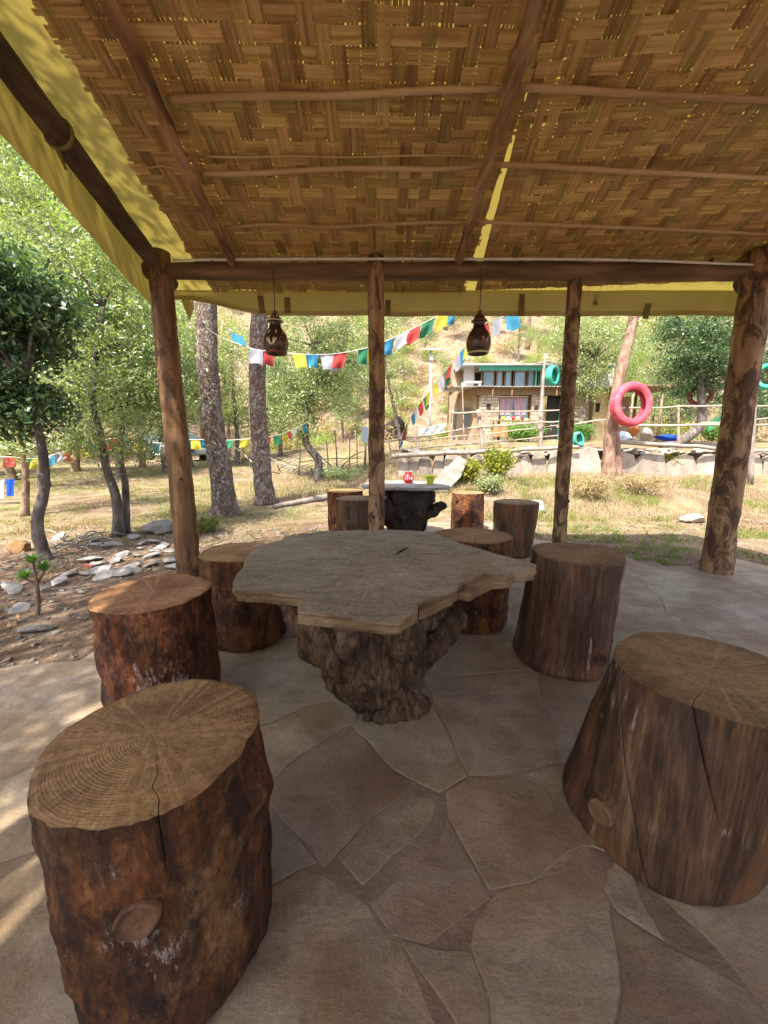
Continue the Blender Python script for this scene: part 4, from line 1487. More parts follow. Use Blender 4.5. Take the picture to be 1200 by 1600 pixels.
    make_tree('oak_tree', 'deep green oak right of the red tyre with a brown tyre on its trunk', 'tree', b,
              [V((0, 0, -.05)), at_rel(1090, 670, Y, b), at_rel(1096, 630, Y, b), at_rel(1090, 540, Y, b)], .22, .10,
              [blob_px(1100, 545, Y, 62, 50, 60, b), blob_px(1075, 590, Y + .4, 45, 30, 26, b), blob_px(1130, 570, Y, 38, 52, 34, b), blob_px(1090, 500, Y, 60, 40, 36, b)],
              120, .25, .105, .40, M['dark_leaf'], M['oak_bark'], limbs=20, seed=13)
    b = onG(912, 690) + V((0, 2.2, 0)); b.z = terrain(b.x, b.y); Y = b.y
    make_tree('oak_tree', 'pale green oak beside the stone house, in front of its roof end', 'tree', b,
              [V((0, 0, -.05)), at_rel(908, 660, Y, b), at_rel(918, 620, Y, b), at_rel(930, 560, Y, b)], .17, .08,
              [blob_px(930, 560, Y, 42, 48, 46, b), blob_px(905, 530, Y + .5, 42, 32, 30, b), blob_px(955, 535, Y, 50, 36, 34, b), blob_px(925, 600, Y - .2, 30, 22, 14, b), blob_px(880, 515, Y + .8, 34, 24, 18, b)],
              115, .28, .11, .38, M['oak_leaf'], M['oak_bark'], limbs=18, seed=14)
    b = onG(600, 700) + V((1.0, 4, 0)); b.z = terrain(b.x, b.y); Y = b.y
    make_tree('oak_tree', 'slender oak on the slope behind the middle post', 'tree', b,
              [V((0, 0, -.05)), at_rel(612, 620, Y, b), at_rel(600, 560, Y, b)], .13, .06,
              [blob_px(612, 540, Y, 50, 42, 34, b), blob_px(622, 600, Y, 24, 36, 16, b), blob_px(570, 555, Y, 30, 40, 18, b)], 110, .34, .13, .38, M['oak_leaf'], M['oak_bark'], limbs=16, seed=15)
    # shade tree beside the hut, out of the picture on the left
    b = V((-5.2, -1.6, 0)); b.z = terrain(b.x, b.y)
    make_tree('oak_tree', 'spreading oak that shades the left side of the hut', 'tree', b,
              [V((0, 0, -.05)), V((.1, 0, 1.5)), V((.3, .2, 3.2)), V((.6, .6, 5.5))], .20, .09,
              [((.2, .8, 6.0), (2.0, 2.8, 1.3), 78), ((.3, 3.0, 5.8), (1.5, 1.7, 1.1), 34), ((1.6, -.2, 6.9), (1.0, 1.5, .8), 34), ((1.7, 2.4, 7.0), (.8, 1.8, .7), 26), ((1.2, -2.2, 6.6), (1.2, 1.2, .8), 22), ((-1.8, 2.0, 5.0), (1.7, 1.9, 1.1), 26)],
              95, .30, .11, .40, M['oak_leaf'], M['oak_bark'], limbs=30, seed=16)

    # ------- wood on the slopes: a few kinds, copied one by one
    kinds = []

    def proto(name, h, r, lm, bm, leaf, asp, per, sig, nb, seed, crown0=.35, label='', rx=.26):
        rng = random.Random(seed)
        bl = []
        for k in range(nb):
            t = k / (nb - 1)
            z = h * (crown0 + (1 - crown0) * t)
            rr = h * rx * (1 - .45 * t) * rng.uniform(.75, 1.15)
            a = rng.uniform(0, 6.28)
            bl.append(((cos(a) * rr * .6, sin(a) * rr * .6, z), (rr, rr, h * .13), int(18 * rr / (h * rx) + 8)))
        t_ = make_tree(name, label, 'tree', (0, 0, 0), [V((0, 0, -.3)), V((.1, .05, h * .3)), V((-.05, .1, h * .6)), V((.1, 0, h * .96))], r, r * .25, bl, per, sig, leaf, asp, lm, bm, limbs=22, seed=seed)
        kinds.append(t_)
        return t_
    p0 = proto('oak_tree', 7.5, .17, M['oak_leaf'], M['oak_bark'], .15, .40, 60, .42, 7, 31)
    p1 = proto('birch_tree', 8.5, .14, M['lime_leaf'], M['brown_bark'], .15, .40, 55, .45, 7, 32)
    p2 = proto('pine_tree', 14, .22, M['pine_leaf'], M['pine_bark'], .34, .07, 70, .50, 8, 33, .5, rx=.17)
    p3 = proto('oak_tree', 6.0, .15, M['dark_leaf'], M['oak_bark'], .14, .42, 60, .40, 6, 34)
    p4 = proto('pine_tree', 17, .24, M['pine_leaf'], M['brown_bark'], .36, .07, 60, .55, 7, 35, .66, rx=.13)
    used = set()
    spec = [
        # (kind, px, Y, scale) - the slope behind, left to right
        (1, 20, 13, .95), (0, 70, 11.5, .85), (1, 120, 15, 1.0), (0, 190, 13.5, .8), (1, 225, 17, 1.0), (0, 262, 15, .8),
        (1, -60, 18, 1.2), (1, -180, 16, 1.1), (0, -120, 13, 1.0), (2, 60, 24, 1.0), (2, 150, 26, 1.1), (1, 200, 24, 1.25), (2, 232, 30, 1.1),
        (0, 300, 17, .72), (1, 318, 22, .85), (0, 372, 18, .72), (3, 440, 20, .75), (1, 360, 27, 1.0), (0, 420, 26, .85), (2, 10, 33, 1.1), (2, -100, 30, 1.1), (1, 90, 34, 1.3),
        (2, 180, 38, 1.15), (1, 270, 36, 1.2), (2, 120, 46, 1.2), (2, 40, 50, 1.2), (2, 210, 52, 1.2), (2, -80, 48, 1.2), (1, 0, 42, 1.3), (1, 160, 58, 1.4), (2, 90, 62, 1.2),
        (1, 520, 31, .6), (3, 575, 33, .62), (1, 545, 44, .85), (1, 450, 40, 1.0), (0, 588, 40, .7),
        (1, 610, 52, .9), (2, 640, 55, .75), (1, 675, 58, .9), (4, 690, 50, .8), (1, 722, 60, .95), (4, 758, 52, .8), (1, 790, 62, 1.0), (4, 812, 44, .9), (4, 826, 56, .9), (4, 740, 64, .9),
        (1, 850, 42, .85), (1, 870, 34, .7), (0, 900, 30, .7), (1, 930, 38, .9), (0, 975, 27, .75), (1, 1010, 33, .9), (3, 1040, 24, .7), (0, 1060, 29, .8), (1, 1120, 32, .95), (3, 1150, 23, .75), (0, 1190, 26, .85),
        (1, 845, 27, .6), (0, 868, 29, .62), (1, 962, 24, .6), (1, 1040, 31, .8), (0, 1012, 22, .55), (3, 1166, 18, .6), (0, 1140, 20, .6), (1, 655, 47, .7), (0, 560, 29, .55), (1, 1075, 38, .9), (0, 940, 33, .7),
        (1, 628, 36, .5), (0, 662, 41, .55), (1, 702, 46, .6), (3, 735, 43, .5), (1, 768, 47, .6), (0, 800, 40, .5), (1, 828, 36, .55), (0, 690, 34, .36), (3, 812, 33, .42), (1, 560, 38, .6), (0, 905, 41, .7), (1, 985, 38, .8), (0, 538, 26, .5),
        (1, 1230, 30, 1.0), (0, 1280, 22, .9), (3, 1260, 17, .8), (0, 1340, 26, 1.0), (1, 1000, 48, 1.1), (1, 1100, 46, 1.1), (1, 1180, 48, 1.1), (1, 920, 52, 1.1), (1, 1290, 44, 1.1),
    ]
    spec += [(random.Random(i * 7 + 1).choice((1, 2, 1, 2, 0)), -120 + 64 * (i % 22), 64 + 9 * (i // 22) + (i * 37 % 7), 1.25) for i in range(66)]
    words = ['grey-green oak among the trees on the slope', 'light yellow-green leafy tree on the slope', 'tall feathery pine on the slope', 'dark green oak among the trees on the slope', 'tall bare-trunked pine on the skyline']
    rng = random.Random(3)
    marks = [(100, 'behind the dark glossy tree'), (240, 'behind the silvery oak'), (330, 'behind the corner post'), (400, 'behind the thick pine'), (470, 'behind the slim pine'),
             (560, 'behind the round dense oak'), (640, 'behind the middle post'), (720, 'above the solar lamp'), (830, 'above the stone house'), (900, 'behind the thin right post'),
             (1000, 'behind the leaning tree'), (1110, 'behind the deep green oak'), (1245, 'beyond the right corner post')]
    short = ['grey-green oak', 'yellow-green leafy tree', 'tall feathery pine', 'dark green oak', 'tall bare-trunked pine']
    nth = ['nearest', 'second nearest', 'third nearest', 'fourth nearest', 'fifth nearest', 'sixth nearest', 'seventh nearest', 'eighth nearest']
    byplace = {}
    for e in spec:
        if -60 < e[1] < 1245 and e[2] < 64:
            byplace.setdefault((e[0], next(w_ for lim, w_ in marks if e[1] < lim)), []).append(e)
    own = {}
    for (k, w_), es in byplace.items():
        es.sort(key=lambda e: e[2])
        for i, e in enumerate(es):
            own[e[:3]] = (short[k] + ' on the slope ' + w_) if len(es) == 1 else nth[min(i, 7)] + ' ' + short[k] + ' on the slope ' + w_
    for k, px, Y, s in spec:
        lab = own.get((k, px, Y), words[k] + ', far up the hill')
        x = (px - 600) / FPX * Y
        z = terrain(x, Y)
        loc = (x, Y, z)
        s *= rng.uniform(.9, 1.1)
        g = ['oaks on the slope', 'leafy trees on the slope', 'pines on the slope', 'dark oaks on the slope', 'skyline pines'][k]
        if k not in used:
            used.add(k); o = kinds[k]
            o.location = loc; o.rotation_euler.z = rng.uniform(0, 6.28); o.scale = (s, s, s)
            props(o, lab, 'tree', g)
        else:
            copy_tree(kinds[k], loc, rng.uniform(0, 6.28), s, lab, g)


def shrub(name, label, cat, px, py, w_px, h_px, mat, leaf, n, aspect=.4, up=.3, group=None, stems=7, seed=0):
    b = onG(px, py)
    k = b.y / FPX
    rw, hh = w_px * k / 2, h_px * k
    t = thing(name, label, cat, b, 0, group)
    rng = random.Random(seed + int(px))
    mb = MB()
    cs = []
    for i in range(stems):
        a = rng.uniform(0, 6.28); q = rng.uniform(.3, 1)
        e = V((cos(a) * rw * q, sin(a) * rw * q * .8, hh * rng.uniform(.55, .95)))
        pts = curve_pts([V((0, 0, -.03)), e * .5 + V((0, 0, .1 * hh)), e], 6)
        mb.tube(pts, [.012 * (1 - .7 * j / 6) for j in range(7)], 5)
        cs += [tuple(p) for p in pts[2:]]
    props(mb.put('stem', M['brown_bark'], t), kind='stuff')
    cs = np.array(cs)
    pick = cs[NR.integers(0, len(cs), n)] + NR.normal(size=(n, 3)) * np.array([rw * .25, rw * .25, hh * .15])
    pick[:, 2] = np.maximum(pick[:, 2], .01)
    v, f = leaf_cards(pick, leaf, aspect, up)
    add('foliage', np_mesh('foliage', v, f), mat, t)
    return t


def blades(name, pts, h, wd, mat, lean=.5):
    n = len(pts)
    a = NR.uniform(0, 6.28, n)
    L = h * NR.uniform(.4, 1.3, n)
    ln = NR.uniform(0, lean, n)
    dx, dy = np.cos(a), np.sin(a)
    p = np.asarray(pts)
    s = np.stack([-dy, dx, np.zeros(n)], 1) * (wd / 2)
    mid = p + np.stack([dx * L * ln * .3, dy * L * ln * .3, L * .6], 1)
    tip = p + np.stack([dx * L * ln, dy * L * ln, L * (1 - ln * .4)], 1)
    v = np.stack([p - s, p + s, mid + s * .7, mid - s * .7, tip], 1).reshape(-1, 3)
    k = np.arange(n) * 5
    f = np.concatenate([np.stack([k, k + 1, k + 2], 1), np.stack([k, k + 2, k + 3], 1), np.stack([k + 3, k + 2, k + 4], 1)])
    return props(add(name, np_mesh(name, v, f), mat), kind='stuff')


def scatter(n, x0, x1, y0, y1, ok, tuft=1, spread=.05):
    out = []
    rng = random.Random(int(n + x0 * 10 + y1))
    while len(out) < n:
        x, y = rng.uniform(x0, x1), rng.uniform(y0, y1)
        if not ok(x, y): continue
        for k in range(tuft):
            a, b = x + rng.gauss(0, spread), y + rng.gauss(0, spread)
            if paved(a, b) and b < 6.6: continue
            out.append((a, b, terrain(a, b) - .004))
    return np.array(out)


def build_ground_cover():
    nz = lambda x, y, f, s: noise.noise(V((x * f, y * f, s)))
    # lawn on the left, pale green
    lawn = scatter(26000, -13, -1.4, 5.4, 15, lambda x, y: nz(x, y, .6, 2) > -.12 and y > 5.3 + .5 * nz(x, y, 1, 5), 14, .07)
    props(blades('lawn_grass', lawn, .075, .006, M['green_blade'], .8), 'short yellow-green grass of the lawn left of the hut')
    dry = scatter(32000, .3, 9.5, 7.0, 11.1, lambda x, y: nz(x, y, .9, 8) > -.25, 22, .09)
    props(blades('dry_grass', dry, .14, .006, M['straw_blade'], 1.3), 'dry straw grass on the bank below the slab wall')
    gr = scatter(9000, .3, 9.5, 6.8, 11, lambda x, y: nz(x, y, .8, 4) > .22, 20, .08)
    props(blades('bank_grass', gr, .13, .008, M['green_blade'], .9), 'green tufts among the dry grass of the bank')
    wd = scatter(6500, 2.0, 7.5, 3.9, 6.4, lambda x, y: not paved(x, y) and nz(x, y, 1.1, 6) > -.05, 16, .06)
    props(blades('weeds', wd, .06, .011, M['green_blade'], 1.2), 'low green weeds along the paving beside the right corner post')
    mix = scatter(17000, -4.5, 3, 9, 24, lambda x, y: nz(x, y, .4, 14) > -.1 and not (x > .3 and y < 12), 14, .12)
    props(blades('slope_grass', mix, .16, .012, M['straw_blade'], 1.0), 'thin dry grass up the slope')
    hill = scatter(7000, -22, 24, 23, 46, lambda x, y: nz(x, y, .25, 1) > -.05, 24, .3)
    props(blades('hill_grass', hill, .35, .03, M['straw_blade'], 1.0), 'dry grass on the hillside')
    # fallen leaves and needles
    lit = []
    rng = random.Random(9)
    while len(lit) < 16000:
        x, y = rng.uniform(-7, 8), rng.uniform(.5, 11)
        if paved(x, y): continue
        if nz(x, y, .7, 21) < -.15: continue
        lit.append((x, y, terrain(x, y) + .006))
    v, f = leaf_cards(np.array(lit), .05, .35, 3.0, .15, .6)
    props(add('leaf_litter', np_mesh('leaf_litter', v, f), M['litter']), 'fallen brown leaves and needles on the ground', kind='stuff')
    # small gravel
    gm = MB()
    for k in range(1500):
        x, y = rng.uniform(-4.6, -1.9), rng.uniform(1.2, 6.2)
        if k % 3 == 0: x, y = rng.uniform(-3, 6), rng.uniform(4, 9)
        if paved(x, y): continue
        s = rng.uniform(.006, .03)
        gm.box((x, y, terrain(x, y) + s * .1), (s * 1.6, s * 1.2, s * .7), Euler((rng.uniform(-.3, .3), rng.uniform(-.3, .3), rng.uniform(0, 6))), 0, s * .25, rng)
    props(gm.put('gravel', M['rubble']), 'loose slate grit beside the paving', kind='stuff')


def rock_mesh(name, size, seed, flat=1.0, n=2):
    import bmesh
    bm = bmesh.new()
    bmesh.ops.create_icosphere(bm, subdivisions=n, radius=1)
    rng = random.Random(seed)
    planes = [(V((rng.gauss(0, 1), rng.gauss(0, 1), rng.gauss(0, 1))).normalized(), rng.uniform(.55, .85)) for _ in range(9)]
    for v in bm.verts:
        p = v.co.copy()
        for nn, d in planes:
            e = p.dot(nn) - d
            if e > 0: p -= nn * e
        p *= 1 + .10 * noise.noise(p * 2.2 + V((seed, 0, 0)))
        v.co = V((p.x * size[0], p.y * size[1], p.z * size[2]))
    me = bpy.data.meshes.new(name)
    bm.to_mesh(me); bm.free()
    return me


def build_stones():
    rng = random.Random(17)
    # slate chips heaped left of the hut
    meshes = [rock_mesh('slate_chip', (.13 * rng.uniform(.7, 1.3), .10 * rng.uniform(.6, 1.3), .022 * rng.uniform(.7, 1.5)), i, n=2) for i in range(8)]
    spots = []
    for k in range(32):
        px, py = rng.gauss(215, 52), rng.gauss(860, 20)
        if 275 < px < 318: px -= 60
        spots.append((px, py))
    spots += [(92, 915), (70, 925), (110, 900), (30, 955), (128, 928), (60, 985), (300, 838), (330, 828), (250, 838), (165, 905), (140, 878), (190, 900), (20, 925)]
    for k, (px, py) in enumerate(spots):
        p = onG(px, py)
        if paved(p.x, p.y): continue
        o = add('slate_chip', meshes[k % 8], M['greystone'], None, p + V((0, 0, rng.uniform(.0, .05))), (rng.uniform(-.35, .35), rng.uniform(-.35, .35), rng.uniform(0, 6)))
        s = rng.uniform(.45, 1.1); o.scale = (s, s, s)
        props(o, 'flat grey slate chip in the heap left of the corner post', 'stone', 'slate chips heaped beside the hut')
    def rock(name, px, py, w_px, h_px, mat, label, seed, dz=0, rz=0, rx=0):
        p = onG(px, py); k = p.y / FPX
        o = add(name, rock_mesh(name, (w_px * k / 2, w_px * k * .4, h_px * k * .6), seed, n=3), mat, None, p + V((0, 0, h_px * k * .3 + dz)), (rx, 0, rz))
        return props(o, label, 'stone')
    rock('boulder', 30, 862, 34, 22, M['rust'], 'rusty brown boulder on the lawn at the left edge', 3)
    rock('boulder', 250, 832, 52, 24, M['greystone'], 'dark broken rock lying at the edge of the lawn left of the corner post', 4)
    rock('boulder', 838, 800, 34, 24, M['palestone'], 'pale boulder in the dry grass behind the tapered dark stool', 5)
    rock('boulder', 1082, 816, 44, 16, M['rubble'], 'half-buried boulder in the dry grass left of the right corner post', 6)
    rock('boulder', 618, 688, 40, 42, M['root_dark'], 'dark rock on the slope right of the middle post', 7)
    # leaning slab
    p = onG(703, 765)
    k = p.y / FPX
    mb = MB(); out = [(-.42, 0), (-.1, -.02), (.22, .30), (.36, .62), (.2, .72), (-.12, .42), (-.36, .14)]
    sc_ = k * 62 / .8
    for f in (0, 1):
        b0 = len(mb.v)
        for x, z in out: mb.v.append((x * sc_, f * .09 + z * .45, z * sc_ * .95))
    n = len(out)
    mb.f.append(tuple(range(n))); mb.f.append(tuple(reversed(range(n, 2 * n)))); mb.m += [0, 0]
    for i in range(n): mb.f.append((i, i + n, (i + 1) % n + n, (i + 1) % n)); mb.m.append(0)
    props(mb.put('stone_slab', M['rubble'], None, False, p + V((0, -.1, -.03))), 'pale grey slab leaning beside the far table', 'stone')


def build_small_plants():
    # rosette plant
    b = onG(58, 962); Y = b.y
    t = thing('rosette_plant', 'small palm-like plant with lime green leaf rosettes on a bare stem', 'plant', b)
    top = at_rel(58, 912, Y, b)
    mb = MB(); mb.tube(curve_pts([V((0, 0, -.03)), top * .5 + V((.01, 0, 0)), top], 8), [.016] * 5 + [.013] * 4, 8, rough=.2, seed=2); mb.put('stem', M['brown_bark'], t, True)
    heads = [at_rel(40, 905, Y, b), at_rel(70, 892, Y + .05, b), at_rel(52, 880, Y, b)]
    rng = random.Random(2)
    for h in heads:
        sb = MB(); sb.tube([top, h], [.010, .008], 6); sb.put('stem', M['brown_bark'], t)
        lb = MB()
        for k in range(22):
            a = k * 2.4; el = .15 + 1.1 * (k / 22)
            d = V((cos(a) * cos(el), sin(a) * cos(el), sin(el))); s = V((-sin(a), cos(a), 0))
            L = .095 * rng.uniform(.8, 1.1)
            pts = [h, h + d * L * .55 + V((0, 0, .01)), h + d * L]
            wd = .014
            lb.face([pts[0] - s * .003, pts[0] + s * .003, pts[1] + s * wd, pts[1] - s * wd]); lb.face([pts[1] - s * wd, pts[1] + s * wd, pts[2] + s * .002, pts[2] - s * .002])
        props(lb.put('leaves', M['herb_leaf'], t), kind='stuff')
    # red flower
    b = onG(140, 900)
    t = thing('red_flower', 'small red flower on the slate heap beside the left stool', 'flower', b)
    mb = MB(); mb.tube([(0, 0, -.01), (.005, 0, .05), (0, 0, .09)], .004, 6); mb.put('stem', M['herb_leaf'], t)
    for k in range(6):
        a = k * pi / 3
        d = V((cos(a), sin(a), .35)).normalized(); s = V((-sin(a), cos(a), 0))
        pb = MB(); h = V((0, 0, .09))
        pb.face([h, h + d * .02 + s * .012, h + d * .042 + s * .008, h + d * .042 - s * .008, h + d * .02 - s * .012])
        pb.put('petal', M['red_petal'], t)
    shrub('shrub', 'yellow-green bush in front of the slab wall, right of the far table', 'shrub', 728, 757, 46, 34, M['shrub_leaf'], .10, 1700, seed=1, stems=16)
    shrub('shrub', 'taller yellow-green sprays growing against the slab wall', 'shrub', 775, 752, 50, 50, M['shrub_leaf'], .10, 1500, seed=2, stems=14)
    shrub('shrub', 'grey-green low bush below the yellow-green sprays', 'shrub', 762, 772, 50, 26, M['oak_leaf'], .07, 1500, seed=3, stems=12)
    shrub('shrub', 'twiggy dry bush on the bank beside the thin right post', 'shrub', 925, 782, 70, 34, M['dry_leaf'], .07, 1300, .25, seed=4, stems=26)
    shrub('shrub', 'brown dead bracken on the bank below the leaning tree', 'shrub', 1000, 772, 80, 28, M['dry_leaf'], .07, 1300, .25, seed=5, stems=26)
    shrub('shrub', 'small yellow sprig growing from the slab wall right of the leaning tree', 'shrub', 1046, 742, 22, 34, M['shrub_leaf'], .08, 500, seed=6)
    shrub('shrub', 'yellow sprig growing from the slab wall beside the right corner post', 'shrub', 1120, 742, 16, 34, M['shrub_leaf'], .08, 400, seed=7)
    shrub('shrub', 'bright green vegetable bushes in front of the stone house', 'shrub', 812, 690, 70, 26, M['herb_leaf'], .12, 2600, seed=8, stems=26)
    shrub('shrub', 'green clump on the terrace below the deep green oak', 'shrub', 1112, 690, 50, 26, M['herb_leaf'], .12, 1500, seed=9, stems=18)
    shrub('shrub', 'green clump on the terrace left of the leaning tree', 'shrub', 905, 690, 40, 26, M['herb_leaf'], .12, 1200, seed=10, stems=16)
    shrub('shrub', 'spiky tuft at the foot of the thick pine', 'shrub', 325, 832, 36, 20, M['green_blade'], .14, 500, .10, seed=11, stems=18)
    shrub('shrub', 'low green bush at the foot of the bent oak', 'shrub', 535, 752, 60, 22, M['oak_leaf'], .08, 1400, seed=12, stems=16)
    shrub('shrub', 'leafy bush hiding the tail of the parked car', 'shrub', 268, 716, 52, 40, M['oak_leaf'], .16, 1500, seed=13, stems=16)
    rng = random.Random(8)
    for k in range(130):
        px, Y = rng.uniform(330, 1150), rng.uniform(22, 42)
        x = (px - 600) / FPX * Y
        b = V((x, Y, terrain(x, Y)))
        if k == 0:
            t = thing('shrub', 'dry scrub bush dotted on the bare hillside', 'shrub', b, 0, 'scrub on the hillside')
            p = NR.normal(size=(500, 3)) * np.array([.45, .45, .3]) + np.array([0, 0, .4]); p[:, 2] = np.abs(p[:, 2])
            v, f = leaf_cards(p, .17, .35, .3)
            add('foliage', np_mesh('foliage', v, f), M['dry_leaf'], t)
            first = t
            t2 = thing('shrub', 'green scrub bush dotted on the bare hillside', 'shrub', b + V((1.5, .5, .3)), 0, 'green scrub on the hillside')
            add('foliage', np_mesh('foliage', v, f), M['lime_leaf'], t2)
            second = t2
        else:
            copy_tree(first if k % 2 else second, b, rng.uniform(0, 6), rng.uniform(.5, 1.4))


# ------------------------------------------------------------------ wall, fence, house and the things round them
def build_wall():
    rng = random.Random(41)
    Yw = 11.12
    w_ = thing('retaining_wall', 'low retaining wall of big upright stone slabs topped with dry stones', 'wall', (.4, Yw, terrain(.4, Yw)))
    x = .40
    while x < 12.5:
        wd = rng.uniform(.26, .42) if x < 4.6 else rng.uniform(.55, 1.0)
        z0 = terrain(x + wd / 2, 10.98) - .12
        h = rng.uniform(.72, .90) * (1 if x < 4.6 else 1.0)
        mb = MB()
        out = [(-.5, 0), (.5, 0), (.5 + rng.uniform(-.04, .02), .55), (.5 - rng.uniform(.05, .2), .92), (.15, 1.0), (-.2, rng.uniform(.85, 1)), (-.5 + rng.uniform(0, .12), rng.uniform(.6, .85))]
        th = rng.uniform(.07, .13)
        n = len(out)
        ln = rng.uniform(-.04, .10)
        for f, ins in ((0, .03), (.02, 0), (th, 0)):
            for a, b in out:
                mb.v.append(((a * (1 - ins)) * wd * 1.02 + rng.uniform(-.008, .008), f + b * h * .14 + (rng.uniform(-.012, .012)), b * h * (1 - ins * .5)))
        mb.f.append(tuple(range(n))); mb.m.append(0)
        for r in range(2):
            for i in range(n):
                i2 = (i + 1) % n
                mb.f.append((r * n + i, (r + 1) * n + i, (r + 1) * n + i2, r * n + i2)); mb.m.append(0)
        mb.f.append(tuple(reversed(range(2 * n, 3 * n)))); mb.m.append(0)
        o = mb.put('stone_slab', M['wallstone'], w_, False, V((x + wd / 2, Yw - .10 + rng.uniform(-.03, .03), z0)) - w_.location, (0, rng.uniform(-.10, .10), rng.uniform(-.15, .15)))
        x += wd * .97
    ms = [rock_mesh('dry_stone', (.19 * rng.uniform(.7, 1.3), .13, .05 * rng.uniform(.7, 1.3)), 50 + i, n=2) for i in range(6)]
    for k in range(150):
        x = rng.uniform(.6, 12)
        lay = rng.random()
        z = 1.09 + .13 * lay * (1 + .4 * noise.noise(V((x * .8, 2, 2)))) + .03 * sin(x)
        o = add('dry_stone', ms[k % 6], M['rubble'], w_, V((x, Yw + .12 + .28 * rng.random(), z)) - w_.location, (rng.uniform(-.2, .2), rng.uniform(-.2, .2), rng.uniform(-.5, .5)))
        s = rng.uniform(.7, 1.3); o.scale = (s, s, s)
    # logs lying along the top
    for a, b, r, lb in (((612, 713), (905, 699), .065, 'long grey log lying along the slab wall left of the leaning tree'),
                        ((962, 690), (1215, 707), .06, 'pale log lying along the slab wall right of the leaning tree')):
        A_, B_ = atY(*a, 10.95), atY(*b, 10.95)
        pts = [A_.lerp(B_, i / 20) + V((0, noise.noise(V((i * .3, 1, r * 99))) * .05, noise.noise(V((i * .35, 5, r * 99))) * .05)) - A_ for i in range(21)]
        mb = MB(); mb.tube(pts, [r * (1.1 - .35 * i / 20) for i in range(21)], 12, rough=.15, seed=3)
        o = mb.put('log', M['stick'], None, True, A_); props(o, lb, 'log')


def build_fence():
    f = thing('pole_fence', 'rustic fence of thin peeled rails and crooked posts along the terrace above the slab wall', 'fence', atY(760, 705, 12.0))
    rng = random.Random(5)

    def rail(a, b, Ya, Yb, r=.028):
        A_, B_ = atY(*a, Ya), atY(*b, Yb)
        pts = [A_.lerp(B_, i / 16) + V((0, noise.noise(V((i * .3, A_.z * 9, 1))) * .05, noise.noise(V((i * .35, A_.z * 9, 5))) * .045)) - f.location for i in range(17)]
        mb = MB(); mb.tube(pts, [r * (1.1 - .3 * i / 16) for i in range(17)], 8, rough=.1, seed=2); mb.put('rail', M['rail'], f, True)

    def pst(a, b, Y, r):
        A_, B_ = atY(*a, Y), atY(*b, Y)
        g = terrain(A_.x, Y)
        if A_.z > g: A_.z = g - .05
        pts = [A_.lerp(B_, i / 8) + V((noise.noise(V((i * .5, a[0], 1))) * .03, 0, 0)) - f.location for i in range(9)]
        mb = MB(); mb.tube(pts, [r * (1.1 - .3 * i / 8) for i in range(9)], 8, rough=.12, seed=int(a[0])); mb.put('post', M['rail'], f, True)
    rail((706, 645), (885, 641), 12.1, 12.1, .025); rail((600, 690), (752, 667), 13.4, 12.2); rail((745, 668), (905, 656), 12.2, 12.0)
    rail((612, 704), (905, 678), 12.9, 12.1, .026); rail((640, 690), (905, 662), 13.1, 12.2, .018); rail((596, 672), (640, 690), 13.6, 13.0, .02)
    rail((968, 637), (1230, 634), 12.1, 11.8, .026); rail((968, 666), (1230, 664), 12.0, 11.7, .036); rail((1095, 662), (1230, 650), 12.4, 12.3, .022); rail((870, 668), (965, 652), 12.2, 12.2, .022)
    for a, b, r in (((756, 706), (747, 640), .075), ((727, 692), (722, 598), .022), ((650, 700), (650, 666), .03), ((614, 705), (606, 684), .03), ((846, 692), (844, 640), .06), ((705, 694), (708, 640), .03), ((1178, 692), (1180, 632), .05), ((1062, 690), (1060, 632), .04)):
        pst(a, b, 12.25, r)


